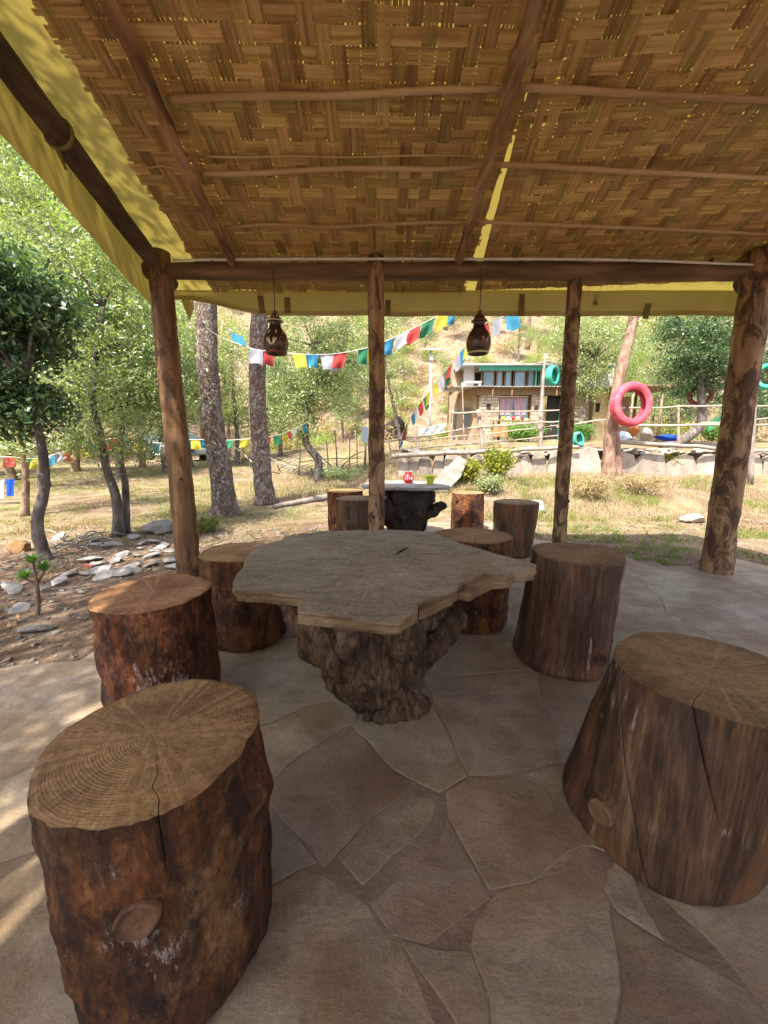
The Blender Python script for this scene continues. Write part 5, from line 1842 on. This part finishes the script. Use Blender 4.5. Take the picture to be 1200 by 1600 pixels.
def build_house():
    Y0 = 20.0
    rt = atY(800, 690, Y0); rt.z = terrain(rt.x, Y0) - .1
    h = thing('stone_house', 'two-storey stone house with a teal fascia, glazed upper floor and pink curtains below', 'house', rt)
    rng = random.Random(2)

    def X(px, Y, py=640): return atY(px, py, Y).x

    def Z(py, Y): return atY(800, py, Y).z

    def box(name, x0, x1, y0, y1, Y, dep, mat, parent=None):
        a, b = atY(x0, y1, Y), atY(x1, y0, Y)
        mb = MB(); mb.box((0, 0, 0), (b.x - a.x, dep, b.z - a.z))
        return mb.put(name, mat, parent or h, False, V(((a.x + b.x) / 2, Y + dep / 2, (a.z + b.z) / 2)) - (rt if parent is None else rt + parent.location))
    # ground floor walls round the openings
    for x0, x1, y0, y1 in ((746, 780, 617, 700), (826, 850, 617, 700), (880, 922, 617, 700), (780, 826, 655, 700)):
        w_ = box('wall', x0, x1, y0, y1, Y0, .45, M['mud'])
        a, b = atY(x0, y1, Y0), atY(x1, y0, Y0)
        mb = MB(); z = a.z + .02
        while z < b.z - .05:
            hh = rng.uniform(.09, .17); x = a.x + .01
            while x < b.x - .06:
                L = min(rng.uniform(.14, .42), b.x - .01 - x)
                mb.box((x + L / 2, Y0 - .01, z + hh / 2), (L - .022, .06 + rng.uniform(0, .03), hh - .02), None, 0, .012, rng)
                x += L
            z += hh
        mb.v = [tuple(V(p) - rt - w_.location) for p in mb.v]
        props(mb.put('stone_facing', M['housestone'], w_), kind='stuff')
    box('wall', 922, 962, 606, 700, Y0 + .2, .45, M['yellow_wall'])
    for x0, y0, x1, y1 in ((930, 630, 938, 644), (760, 631, 767, 640), (834, 631, 842, 641)):
        box('niche', x0, x1, y0, y1, Y0 - .055 if x0 < 900 else Y0 + .195, .03, M['dark_room'])  # flat dark boxes, the shade of a recess put into their colour
    box('lintel', 744, 924, 605, 617, Y0 - .06, .5, M['window_wood'])
    # receding side wall on the left
    A_, B_ = atY(746, 700, Y0), atY(706, 700, 22.6)
    zt = Z(606, Y0)
    d = (B_ - A_); d.z = 0; L = d.length
    mb = MB(); mb.box((L / 2, 0, (zt - A_.z) / 2), (L, .4, zt - A_.z))
    sw = mb.put('wall', M['mud'], h, False, A_ - rt + V((0, .25, 0)), (0, 0, atan2(d.y, d.x)))
    for u, wd, z0, z1 in ((.62, .8, 1.0, 2.1), (2.1, .55, .3, 2.0)):
        mb = MB(); mb.box((u, .2, (z0 + z1) / 2), (wd, .06, z1 - z0)); wf = mb.put('window', M['window_wood'], sw)
    for u, wd, z0, z1 in ((.45, .26, 1.05, 2.05), (.8, .26, 1.05, 2.05), (2.1, .4, .35, 1.95)):
        mb = MB(); mb.box((u, .225, (z0 + z1) / 2), (wd, .03, z1 - z0)); mb.put('pane', M['glass'], sw)
    box('stair_tower', 704, 725, 566, 700, 22.9, 1.5, M['mud'])
    box('awning', 690, 706, 594, 597, 22.6, 1.2, M['window_wood'])
    # lower window with curtains
    fr = box('window', 780, 826, 620, 656, Y0 + .12, .05, M['dark_room'])
    for x0, x1, y0, y1 in ((779.5, 826.5, 619.5, 621.3), (779.5, 781.3, 621.3, 655), (824.7, 826.5, 621.3, 655), (801.8, 803.4, 621.3, 655), (781.3, 824.7, 655, 656.5)):
        box('frame', x0, x1, y0, y1, Y0 + .02, .08, M['window_wood'], fr)
    box('pane', 781.3, 824.7, 621.5, 655, Y0 + .09, .015, M['glass'], fr)
    for cx, wt, wb in ((784.5, 5, 3.2), (794, 4, 3), (806.5, 7, 3.5), (816, 5, 2.6)):
        mb = MB(); n = 12; rows = 8
        for j in range(rows + 1):
            t = j / rows
            for i in range(n + 1):
                u = i / n - .5
                p = atY(cx + u * (wt + (wb - wt) * t) * 2 + 2.5 * t * (1 if cx > 800 else -.3), 621.5 + 27 * t, Y0 + .06)
                mb.v.append(tuple(p + V((0, .012 * sin(u * 22), 0)) - rt))
        for j in range(rows):
            for i in range(n):
                q = j * (n + 1) + i; mb.f.append((q, q + 1, q + n + 2, q + n + 1)); mb.m.append(0)
        mb.put('curtain', M['pink'], h, True)
    # door opening, dark room behind
    box('doorway', 851, 879, 618, 700, Y0 + .3, .1, M['dark_room'])
    dl = box('door', 873, 880, 622, 696, Y0 + .0, .25, M['teal'])
    box('handle', 874, 875, 660, 664, Y0 - .03, .03, M['chrome'], dl)
    # flat roof of the ground floor with a corrugated edge
    a, b = atY(707, 604, 19.5), atY(968, 604, 19.5)
    mb = MB(); n = 170
    for i in range(n + 1):
        x = a.x + (b.x - a.x) * i / n; z = a.z + .022 * sin(i * pi / 2 + .4) + .03 * noise.noise(V((x * .7, 0, 0)))
        for dy, dz in ((0, 0), (0, .02), (2.3, .12), (2.3, .10)):
            mb.v.append((x, 19.5 + dy, z + dz))
    for i in range(n):
        for k in range(4):
            k2 = (k + 1) % 4
            mb.f.append((i * 4 + k, i * 4 + k2, (i + 1) * 4 + k2, (i + 1) * 4 + k)); mb.m.append(0)
    mb.v = [tuple(V(p) - rt) for p in mb.v]
    mb.put('balcony_floor', M['tin'], h)
    # upper floor
    Y1 = 21.4
    box('wall', 725, 741, 571, 604, Y1, .3, M['tin'])
    box('wall', 741, 905, 578, 606, Y1 + .7, .2, M['dark_room'])
    box('wall', 880, 960, 572, 606, Y1 + .3, .3, M['tin'])
    box('fascia', 748, 852, 570.5, 578.5, Y1 - .25, .06, M['teal'])
    box('fascia', 852, 958, 571.5, 578, Y1 - .2, .06, M['teal'])
    a, b = atY(720, 569, Y1 - .6), atY(962, 569, Y1 - .6)
    mb = MB(); mb.box((0, 0, 0), (b.x - a.x, 4.4, .07), Euler((.05, 0, 0)))
    mb.put('roof', M['tin'], h, False, V(((a.x + b.x) / 2, Y1 + 1.6, a.z + .12)) - rt)
    box('post', 836, 839.5, 578.5, 605, Y1 - .1, .12, M['teal'])
    for x0, x1 in ((741, 753), (754, 773), (775, 786), (788, 800), (802.5, 822), (823.5, 835), (841, 857), (861, 879)):
        wf = box('window', x0, x1, 579, 581, Y1, .10, M['window_wood'])
        box('frame', x0, x0 + 1.6, 581, 604, Y1, .10, M['window_wood'], wf)
        box('frame', x1 - 1.6, x1, 581, 604, Y1, .10, M['window_wood'], wf)
        if x0 > 741: box('pane', x0 + 1.6, x1 - 1.6, 581, 604, Y1 + .05, .012, M['glass'], wf)
    for px in (770, 800, 846, 870):
        pb = MB(); a = atY(px, 618, 19.6); b = atY(px, 604.5, 19.6)
        pb.box((0, 0, 0), (.05, .05, (b - a).length)); pb.put('bracket', M['window_wood'], h, False, (a + b) / 2 - rt)
    # things on and before the house
    p = atY(737, 604, 20.3); p.z = atY(737, 603.0, 19.5).z + .07
    t = thing('white_table', 'low white table at the left end of the upper balcony', 'table', p)
    mb = MB(); mb.box((0, 0, .22), (.85, .5, .05)); mb.put('tabletop', M['white_paint'], t)
    for sx in (-.38, .38):
        for sy in (-.2, .2):
            mb = MB(); mb.box((sx, sy, .10), (.05, .05, .20)); mb.put('leg', M['white_paint'], t)
    p = atY(803, 657.5, Y0 - .35)
    sh = thing('wall_shelf', 'plank shelf below the curtained window', 'shelf', p)
    mb = MB(); mb.box((0, 0, 0), (2.3, .3, .04)); mb.put('plank', M['window_wood'], sh)
    for sx in (-1, 1):
        mb = MB(); mb.box((sx, .1, -.55), (.05, .05, 1.06)); mb.put('leg', M['window_wood'], sh)
    for k, (px, c_, lb) in enumerate(((786, 'lime_glaze', 'lime pot on the shelf under the curtained window'), (794, 'white_paint', 'white pot on the shelf under the curtained window, next to the lime one'), (802, 'red_glaze', 'red pot in the middle of the shelf under the curtained window'),
                                     (809, 'cream', 'cream pot on the shelf under the curtained window'), (816, 'clay_red', 'brown pot at the right on the shelf under the curtained window'))):
        q = atY(px, 657, Y0 - .35)
        o = thing('pot', lb, 'pot', (q.x, Y0 - .35, p.z + .022))
        mb = MB(); mb.lathe([(0, 0), (.06, 0), (.085, .09), (.08, .15), (.06, .17)], 12); mb.put('pot_body', M[c_], o, True)
        mb = MB(); mb.lathe([(.060, .165), (.075, .175), (.07, .19), (.055, .185)], 12); mb.put('rim', M[c_], o, True)
    # red cloth on the fence
    mb = MB()
    for j in range(9):
        for i in range(11):
            q = atY(771 + i * 2.3, 663 + j * 2.4 + .5 * sin(i), 13.4)
            mb.v.append(tuple(q + V((0, .03 * sin(i * 1.3 + j * .2), 0))))
    for j in range(8):
        for i in range(10):
            q = j * 11 + i; mb.f.append((q, q + 1, q + 12, q + 11)); mb.m.append(0)
    c = V(mb.v[0]); mb.v = [tuple(V(v) - c) for v in mb.v]
    props(mb.put('cloth', M['orange'], None, True, c), 'faded orange-red cloth hung out before the stone house', 'cloth')
    # open shed right of the house
    b = atY(1010, 690, 18.5); b.z = terrain(b.x, 18.5)
    s = thing('shed', 'small open shed with a thin flat roof behind the red tyre', 'shed', b)
    zr = atY(1010, 603, 18.5).z - b.z
    mb = MB(); mb.box((0, .8, zr), (2.5, 2.4, .08), Euler((.03, .02, 0))); mb.put('roof', M['window_wood'], s)
    for sx in (-1.0, .35):
        mb = MB(); mb.tube([(sx, -.2, -.1), (sx + .03, -.2, zr - .03)], [.06, .05], 8); mb.put('post', M['brown_bark'], s, True)
        mb = MB(); mb.tube([(sx, 1.7, -.1), (sx + .03, 1.7, zr - .03)], [.06, .05], 8); mb.put('post', M['brown_bark'], s, True)
    mb = MB(); mb.box((-.3, 1.75, zr * .45), (1.5, .06, zr * .9)); mb.put('back_wall', M['mud'], s)


def tyre(label, loc, R, w_, mat, rot, hang=None):
    t = thing('painted_tyre', label, 'tyre', loc)
    ri = R * .66
    prof = [(ri, -w_ * .36), (ri * .98, -w_ * .30), (ri * 1.03, -w_ * .40), (ri + (R - ri) * .4, -w_ * .52), (ri + (R - ri) * .75, -w_ * .50), (R * .96, -w_ * .42), (R * .99, -w_ * .34), (R, -w_ * .15),
            (R * .985, -w_ * .13), (R * .985, -w_ * .08), (R, -w_ * .06), (R, w_ * .06), (R * .985, w_ * .08), (R * .985, w_ * .13), (R, w_ * .15), (R * .99, w_ * .34), (R * .96, w_ * .42),
            (ri + (R - ri) * .75, w_ * .50), (ri + (R - ri) * .4, w_ * .52), (ri * 1.03, w_ * .40), (ri * .98, w_ * .30), (ri, w_ * .36), (ri * 1.12, w_ * .28), (R * .93, w_ * .20), (R * .93, -w_ * .20), (ri * 1.12, -w_ * .28), (ri, -w_ * .36)]
    mb = MB(); mb.lathe(prof, 48)
    o = mb.put('tyre_carcass', mat, t, True); o.rotation_euler = rot
    if hang:
        mb = MB(); mb.tube([V((0, 0, R * .9)), V(hang) - V(loc)], .012, 6); mb.put('cord', M['cord'], t)
    return t


def build_tyres_and_poles():
    Y = onG(952, 742).y - .35
    c = atY(986, 632, Y); k = Y / FPX
    tyre('big red painted tyre hung on the leaning trunk', c, 33 * k, .26, M['rubber_red'], (radians(88), 0, radians(10)))
    b = onG(1085, 706) + V((0, 1.4, .5))
    Yb = b.y + .32; c = atY(1094, 617, Yb); k = Yb / FPX
    tyre('brown tyre on the trunk of the deep green oak', c, 16 * k, .2, M['rubber_brown'], (radians(90), 0, radians(-28)))
    # white pole with a teal tyre
    Yp = 13.6
    base = atY(845, 692, Yp); base.z = terrain(base.x, Yp) - .05
    top = atY(852, 553, Yp)
    t = thing('pole', 'crooked whitewashed pole standing before the stone house', 'pole', base)
    mb = MB(); mb.tube(curve_pts([V((0, 0, 0)), atY(847, 620, Yp) - base, top - base], 14), [.085 - .003 * i for i in range(15)], 10, rough=.15, seed=4); mb.put('shaft', M['stick'], t, True)
    mb = MB(); mb.tube(curve_pts([atY(851, 566, Yp) - base, atY(842, 567, Yp) - base, atY(833, 563, Yp) - base], 6), [.035] * 3 + [.02] * 4, 6); mb.put('branch', M['stick'], t, True)
    mb = MB(); mb.tube(curve_pts([atY(851, 564, Yp) - base, atY(862, 566, Yp) - base, atY(871, 564, Yp) - base], 6), [.035] * 3 + [.02] * 4, 6); mb.put('branch', M['stick'], t, True)
    c = atY(863, 587, Yp - .1)
    tyre('teal painted tyre hung on the whitewashed pole', c, .33, .22, M['rubber_teal'], (radians(90), 0, radians(42)))
    c = atY(906, 652, 15.6); c.z = terrain(c.x, 15.6) + .30
    tyre('teal tyre propped at the foot of the pale green oak', c, .30, .18, M['rubber_teal'], (radians(80), 0, radians(30)))
    Yq = 9.6
    base = atY(1178, 720, Yq); base.z = terrain(base.x, Yq) - .05
    t = thing('pole', 'thin grey leaning pole just right of the right corner post', 'pole', base)
    mb = MB(); mb.tube(curve_pts([V((0, 0, 0)), atY(1180, 620, Yq) - base, atY(1202, 490, Yq) - base], 12), [.065 - .002 * i for i in range(13)], 10, rough=.12, seed=9); mb.put('shaft', M['stick'], t, True)
    tyre('teal tyre hung on the thin leaning pole at the right edge', atY(1200, 588, Yq - .2), .30, .2, M['rubber_teal'], (radians(90), 0, radians(-20)))
    # lamp pole with solar panel
    Ys = 17.5
    base = atY(672, 690, Ys); base.z = terrain(base.x, Ys) - .05
    t = thing('solar_lamp', 'thin street lamp pole with a flat solar panel on the slope', 'street lamp', base)
    tp = atY(673, 548, Ys) - base
    mb = MB(); mb.tube([(0, 0, 0), tp * .5, tp], [.055, .05, .045], 10); mb.put('pole', M['steel'], t, True)
    mb = MB(); mb.box(tp + V((0, 0, .06)), (.86, .55, .045), Euler((.18, .02, 0))); mb.put('solar_panel', M['white_paint'], t)
    mb = MB(); mb.box(tp + V((.02, -.05, -.30)), (.16, .12, .22), None, 0, 0, None, .8); mb.put('lamp_box', M['steel'], t)
    # banner
    mb = MB(); n = 18
    for j in range(7):
        for i in range(n + 1):
            q = atY(655 + i * 40 / n, 671 - i * 10 / n + j * 2.2 + 1.2 * sin(i * .8) * (j / 6), 15.2)
            mb.v.append(tuple(q + V((0, .06 * sin(i * .9 + j), 0))))
    for j in range(6):
        for i in range(n):
            q = j * (n + 1) + i; mb.f.append((q, q + 1, q + n + 2, q + n + 1)); mb.m.append(0)
    c = V(mb.v[0]); mb.v = [tuple(V(v) - c) for v in mb.v]
    o = mb.put('banner', M['white_paint'], None, True, c); props(o, 'crumpled white banner with faded blue writing below the solar lamp', 'banner')
    mb = MB()
    for k, px in enumerate((663, 668, 673, 678, 684)):
        q = atY(px, 674.5 - (px - 655) * .25, 15.05) - c
        mb.tube([q + V((-.04, 0, -.06)), q + V((-.02, 0, .06)), q + V((.02, 0, -.03)), q + V((.05, 0, .06))], .014, 5)
    mb.put('lettering', M['flag_blue'], o)
    # sacks and sheets on the terrace
    def sack(px, py, w_px, h_px, Y, mat, label, seed, name='sack'):
        p = atY(px, py, Y); p.z = max(p.z, terrain(p.x, Y) + h_px * Y / FPX * .45); kk = Y / FPX
        me = rock_mesh(name, (w_px * kk / 2, w_px * kk * .35, h_px * kk / 2), seed, n=3)
        props(add(name, me, mat, None, p, (0, .1, seed), smooth=True), label, name)
    sack(990, 668, 22, 26, 13, M['orange'], 'orange sack standing behind the wall under the red tyre', 61)
    sack(974, 682, 26, 16, 12.6, M['pale_cloth'], 'white and pale blue sack lying at the foot of the leaning tree', 62)
    sack(1040, 684, 44, 12, 12.8, M['blue_cloth'], 'blue sheet bundled on the wall right of the orange sack', 63, 'sheet')
    sack(1008, 680, 30, 24, 12.8, M['greystone'], 'grey stuffed sack beside the orange sack', 64)
    mb = MB()
    for j in range(6):
        for i in range(9):
            q = atY(1108 + i * 4 + 2 * sin(j), 660 - i * 2.6 + j * 3.0 * (1 - i / 12), 13.2); mb.v.append(tuple(q + V((0, .05 * sin(i + j * .7), 0))))
    for j in range(5):
        for i in range(8):
            q = j * 9 + i; mb.f.append((q, q + 1, q + 10, q + 9)); mb.m.append(0)
    c = V(mb.v[0]); mb.v = [tuple(V(v) - c) for v in mb.v]
    props(mb.put('cloth', M['flag_green'], None, True, c), 'green cloth slung over the rail left of the right corner post', 'cloth')


def build_flags():
    rng = random.Random(12)
    FLAG = {}

    def flag_string(label, ctrl, flags, size=.27, n=80):
        """ctrl: cord through (px,py,Y); flags: (position along cord 0..1, colour, blown up?)"""
        P = [atY(*c) for c in ctrl]
        t = thing('prayer_flag_string', label, 'flags', P[0], 0, 'strings of prayer flags')
        pts = curve_pts(P, n)
        mb = MB(); mb.tube([p - P[0] for p in pts], .006, 5); mb.put('cord', M['pvc'], t)
        acc = [0]
        for a, b in zip(pts[:-1], pts[1:]): acc.append(acc[-1] + (b - a).length)

        def at(s):
            s = max(0, min(acc[-1], s))
            for i in range(n):
                if acc[i + 1] >= s:
                    u = (s - acc[i]) / max(1e-9, acc[i + 1] - acc[i]); return pts[i].lerp(pts[i + 1], u)
            return pts[-1]
        for fl in flags:
            px, colr = fl[0], fl[1]
            up = len(fl) > 2 and fl[2]
            # nearest cord point to that sight line
            i = min(range(n + 1), key=lambda q: abs(600 + FPX * pts[q].x / (pts[q].y * CP - (pts[q].z - CAM_H) * SP) - px))
            s0 = acc[i] - size / 2
            c0 = at(s0)
            wx, wy, ph, sk = rng.uniform(-.08, .08), rng.uniform(-.10, .10), rng.uniform(0, 6), rng.uniform(-.04, .04)
            m = MB(); g = 6
            hgt = size * rng.uniform(.95, 1.15)
            for j in range(g + 1):
                v_ = j / g
                for k in range(g + 1):
                    u = k / g
                    top = at(s0 + u * size)
                    drop = V((wx * v_ + sk * v_ * (u - .5), wy * v_ + .042 * sin(u * 7 + ph + v_ * 2) * v_ + .01 * sin(v_ * 6 + ph), -hgt * v_ * (1 - .05 * sin(u * 5 + ph))))
                    if up: drop = V((-.10 * v_, .12 * v_ + .02 * sin(u * 6), hgt * .9 * v_))
                    m.v.append(tuple(top + drop - c0))
            for j in range(g):
                for k in range(g):
                    q = j * (g + 1) + k; m.f.append((q, q + 1, q + g + 2, q + g + 1)); m.m.append(0)
            m.put('flag', M['flag_' + colr], t, True, c0 - P[0])
    flag_string('prayer flag string across the middle, its blue flag blown up beside the slim pine',
                [(322, 512, 7.25), (345, 527, 7.4), (374, 538, 7.5), (400, 546, 7.5), (440, 551, 7.5), (490, 554, 7.5), (530, 552, 7.5), (575, 543, 7.5), (608, 531, 7.4), (650, 511, 7.3), (690, 491, 7.2), (715, 480, 7.1)],
                [(374, 'blue', True), (399, 'white'), (418, 'red'), (465, 'yellow'), (489, 'blue'), (511, 'white'), (530, 'red'), (567, 'green'), (586, 'yellow'), (608, 'blue'), (628, 'white'), (649, 'red'), (668, 'green'), (690, 'yellow'), (710, 'blue')], .245)
    flag_string('prayer flag string that drops steeply in front of the stone house to the slope',
                [(830, 478, 7.4), (795, 492, 7.8), (760, 505, 8.4), (728, 540, 9.2), (700, 575, 10.2), (672, 610, 11.2), (648, 642, 12.2), (633, 668, 13.0), (618, 700, 13.6)],
                [(800, 'blue'), (778, 'white'), (758, 'red'), (742, 'green'), (731, 'yellow'), (723, 'blue'), (715, 'white'), (704, 'red'), (696, 'green'), (688, 'white'), (680, 'yellow'), (670, 'yellow'), (664, 'green'), (656, 'red'), (650, 'white'), (644, 'blue'), (639, 'yellow'), (635, 'green'), (631, 'red'), (628, 'white'), (625, 'blue')], .30)
    flag_string('low prayer flag string across the lawn from the left edge past both pines',
                [(-60, 712, 8.6), (14, 714, 8.9), (60, 716, 9.1), (105, 704, 9.3), (145, 694, 9.5), (176, 685, 9.6), (215, 691, 9.8), (255, 692, 10.0), (300, 687, 10.2), (345, 688, 10.3), (395, 685, 10.3), (440, 678, 11), (480, 660, 12.6)],
                [(14, 'red'), (38, 'green'), (55, 'yellow'), (80, 'blue'), (93, 'white'), (107, 'red'), (130, 'yellow'), (146, 'blue'), (176, 'red'), (194, 'green'), (214, 'yellow'), (238, 'blue'), (255, 'white'), (272, 'red'), (288, 'green'), (303, 'yellow'), (318, 'blue'),
                 (361, 'green'), (379, 'yellow'), (394, 'blue'), (407, 'white'), (419, 'red'), (432, 'green'), (443, 'yellow'), (453, 'red'), (463, 'white'), (472, 'blue')], .225)


def build_car():
    b = onG(312, 719)
    x0 = b.x; Y = b.y
    t = thing('parked_car', 'pale blue-white hatchback parked beyond the thick pine', 'car', (x0 - 1.25, Y + .2, b.z), radians(-14))
    # side profile (x along the car, z up), extruded with tumblehome
    body = [(-1.75, .32), (-1.80, .62), (-1.74, .88), (-1.2, .95), (1.15, .93), (1.62, .80), (1.78, .62), (1.78, .34), (1.42, .26), (-1.4, .26)]
    roof = [(-1.66, .90), (-1.50, 1.36), (-1.2, 1.46), (.25, 1.46), (.60, 1.34), (1.12, .92)]
    def extrude(pr, w0, w1, bev=.06):
        mb = MB(); n = len(pr); zs = [p[1] for p in pr]; z0, z1 = min(zs), max(zs)
        for sgn in (-1, 1):
            for k, ins in ((0, 0), (1, bev)):
                for x, z in pr:
                    u = (z - z0) / (z1 - z0)
                    cx, cz = x * (1 - ins * .35), z - (ins * .5 if z > (z0 + z1) / 2 else -ins * .5)
                    mb.v.append((cx, sgn * ((w0 + (w1 - w0) * u) + (0 if k == 0 else .03)), cz))
        for i in range(n):
            i2 = (i + 1) % n
            mb.f.append((i, i2, 2 * n + i2, 2 * n + i)); mb.m.append(0)
            mb.f.append((i, n + i, n + i2, i2)); mb.m.append(0)
            mb.f.append((2 * n + i, 2 * n + i2, 3 * n + i2, 3 * n + i)); mb.m.append(0)
        mb.f.append(tuple(n + i for i in range(n))); mb.f.append(tuple(reversed([3 * n + i for i in range(n)]))); mb.m += [0, 0]
        return mb
    bo = extrude(body, .74, .76).put('body', M['car_paint'], t, True)
    ca = extrude(roof, .72, .60, .04).put('cabin', M['car_paint'], t, True)
    for sgn in (-1, 1):
        for pr in ([(-1.45, .98), (-1.36, 1.32), (-.72, 1.38), (-.72, .98)], [(-.64, .98), (-.64, 1.38), (.20, 1.38), (.82, .98)]):
            mb = MB(); mb.face([(x, sgn * (.775 - (z - .9) * .20), z) for x, z in pr]); mb.put('window', M['glass'], t)
    mb = MB(); mb.face([(1.10, -.62, .96), (1.10, .62, .96), (.66, .54, 1.34), (.66, -.54, 1.34)]); mb.v = [(x + .045, y, z + .03) for x, y, z in mb.v]; mb.put('windscreen', M['glass'], t)
    for sx in (-1.12, 1.12):
        for sy in (-.72, .72):
            mb = MB(); mb.lathe([(.17, -.09), (.26, -.09), (.285, -.06), (.285, .06), (.26, .09), (.17, .09), (.17, -.09)], 24)
            wh = mb.put('wheel', M['tyre'], t, True, (sx, sy, .285), (radians(90), 0, 0))
            mb = MB(); mb.lathe([(.0, .05), (.05, .055), (.06, .07), (.14, .06), (.172, .095)], 20); mb.lathe([(.0, -.05), (.05, -.055), (.06, -.07), (.14, -.06), (.172, -.095)], 20); mb.put('rim', M['chrome'], wh, True)
    for sy in (-.5, .5):
        mb = MB(); mb.box((1.745, sy, .68), (.05, .26, .12)); mb.put('headlight', M['chrome'], t)
    mb = MB(); mb.box((1.79, 0, .42), (.06, 1.4, .14)); mb.put('bumper', M['car_paint'], t)
    for sy in (-.82, .82):
        mb = MB(); mb.box((.72, sy, 1.02), (.10, .14, .10)); mb.put('mirror', M['car_paint'], t)


def build_sticks():
    rng = random.Random(77)

    def sticks(name, label, cat, spots, n, Lr, r, flat, group=None):
        p0 = onG(*spots[0])
        t = thing(name, label, cat, p0)
        for k in range(n):
            px, py = spots[k % len(spots)]
            p = onG(px + rng.uniform(-14, 14), py + rng.uniform(-5, 5))
            a = rng.uniform(0, 6.28); L = rng.uniform(*Lr); el = rng.uniform(0, flat)
            d = V((cos(a) * cos(el), sin(a) * cos(el), sin(el)))
            q = p - p0 + V((0, 0, .05))
            pts = curve_pts([q, q + d * L * .5 + V((rng.uniform(-.1, .1), rng.uniform(-.1, .1), rng.uniform(0, .15))) * L, q + d * L], 8)
            mb = MB(); mb.tube(pts, [r * (1 - .7 * i / 8) * rng.uniform(.8, 1.1) for i in range(9)], 6, rough=.15, seed=k)
            mb.put('branch', M['stick'], t, True)
        return t
    sticks('brush_pile', 'tangle of dry grey branches lying between the two pines', 'branches', [(385, 722), (400, 712), (372, 715), (392, 730)], 22, (.7, 1.8), .035, .7)
    sticks('brush_pile', 'bleached dead branches heaped behind the slim pine', 'branches', [(450, 738), (475, 735), (520, 730), (440, 725), (500, 745)], 26, (.7, 1.7), .032, .5)
    sticks('brush_pile', 'twigs lying along the lawn edge by the oak', 'branches', [(110, 852), (150, 846), (90, 862), (130, 856)], 16, (.3, .8), .014, .25)
    # stakes
    p0 = onG(545, 742)
    t = thing('stake_fence', 'row of thin crooked stakes left of the middle post', 'fence', p0)
    for px, py, top, r in ((513, 742, 690, .03), (527, 744, 672, .03), (545, 742, 684, .028), (558, 738, 660, .022), (466, 742, 700, .03), (570, 730, 668, .05)):
        a = onG(px, py); b = atY(px + rng.uniform(-6, 6), top, a.y)
        mb = MB(); mb.tube([a - p0 + V((0, 0, -.05)), (a + b) / 2 - p0 + V((.02, 0, 0)), b - p0], [r, r * .9, r * .7], 7, rough=.1, seed=px); mb.put('stake', M['stick'], t, True)
    for (a, ya), (b, yb) in (((466, 722), (545, 716)), ((545, 716), (570, 705))):
        A_ = atY(a, ya, p0.y); B_ = atY(b, yb, p0.y)
        mb = MB(); mb.tube([A_ - p0, (A_ + B_) / 2 - p0 + V((0, 0, .04)), B_ - p0], [.022, .02, .016], 6); mb.put('rail', M['stick'], t, True)
    # pale sheet hung on the end stake
    mb = MB(); Yh = p0.y - .2
    for j in range(7):
        for i in range(5):
            mb.v.append(tuple(atY(565 + i * 2.6, 665 + j * 4 + i, Yh) + V((0, .03 * sin(i * 2 + j), 0))))
    for j in range(6):
        for i in range(4):
            q = j * 5 + i; mb.f.append((q, q + 1, q + 6, q + 5)); mb.m.append(0)
    c = V(mb.v[0]); mb.v = [tuple(V(v) - c) for v in mb.v]
    props(mb.put('sheet', M['pale_cloth'], None, True, c), 'pale sheet hung on the last stake left of the middle post', 'sheet')
    # fallen log
    a, b = onG(428, 796), onG(512, 780)
    mb = MB(); pts = [a.lerp(b, i / 12) - a + V((0, noise.noise(V((i * .4, 0, 0))) * .06, .05)) for i in range(13)]
    mb.tube(pts, [.05 + .035 * i / 12 for i in range(13)], 12, rough=.15, seed=1)
    props(mb.put('fallen_log', M['stick'], None, True, a), 'thin fallen log lying on the ground left of the dark shaded stool', 'log')
    # washing line at the left edge
    Yl = 8.3
    A_, B_ = atY(-40, 748, Yl), atY(46, 747, Yl + .6)
    t = thing('washing_line', 'thin washing line at the left edge', 'line', A_)
    mb = MB(); mb.tube([V((0, 0, 0)), (B_ - A_) / 2 + V((0, 0, -.03)), B_ - A_], .005, 5); mb.put('cord', M['cord'], t)
    for px, w_, h_, m_, lb in ((-2, 18, 30, 'pale_cloth', 'pale towel on the washing line, cut off by the left edge'), (16, 14, 26, 'blue_cloth', 'bright blue cloth on the washing line, beside the pale towel')):
        mb = MB()
        for j in range(8):
            for i in range(7):
                mb.v.append(tuple(atY(px - w_ / 2 + w_ * i / 6, 749 + h_ * j / 7, Yl + .3) + V((0, .02 * sin(i * 1.6 + j * .3), 0))))
        for j in range(7):
            for i in range(6):
                q = j * 7 + i; mb.f.append((q, q + 1, q + 8, q + 7)); mb.m.append(0)
        c = V(mb.v[0]); mb.v = [tuple(V(v) - c) for v in mb.v]
        props(mb.put('towel', M[m_], None, True, c), lb, 'laundry')


build_ground()
build_patio()
build_hut()
build_wall()
build_house()
build_trees()
build_stools()
build_tables()
build_lamps()
build_fence()
build_tyres_and_poles()
build_flags()
build_car()
build_sticks()
build_stones()
build_small_plants()
build_ground_cover()
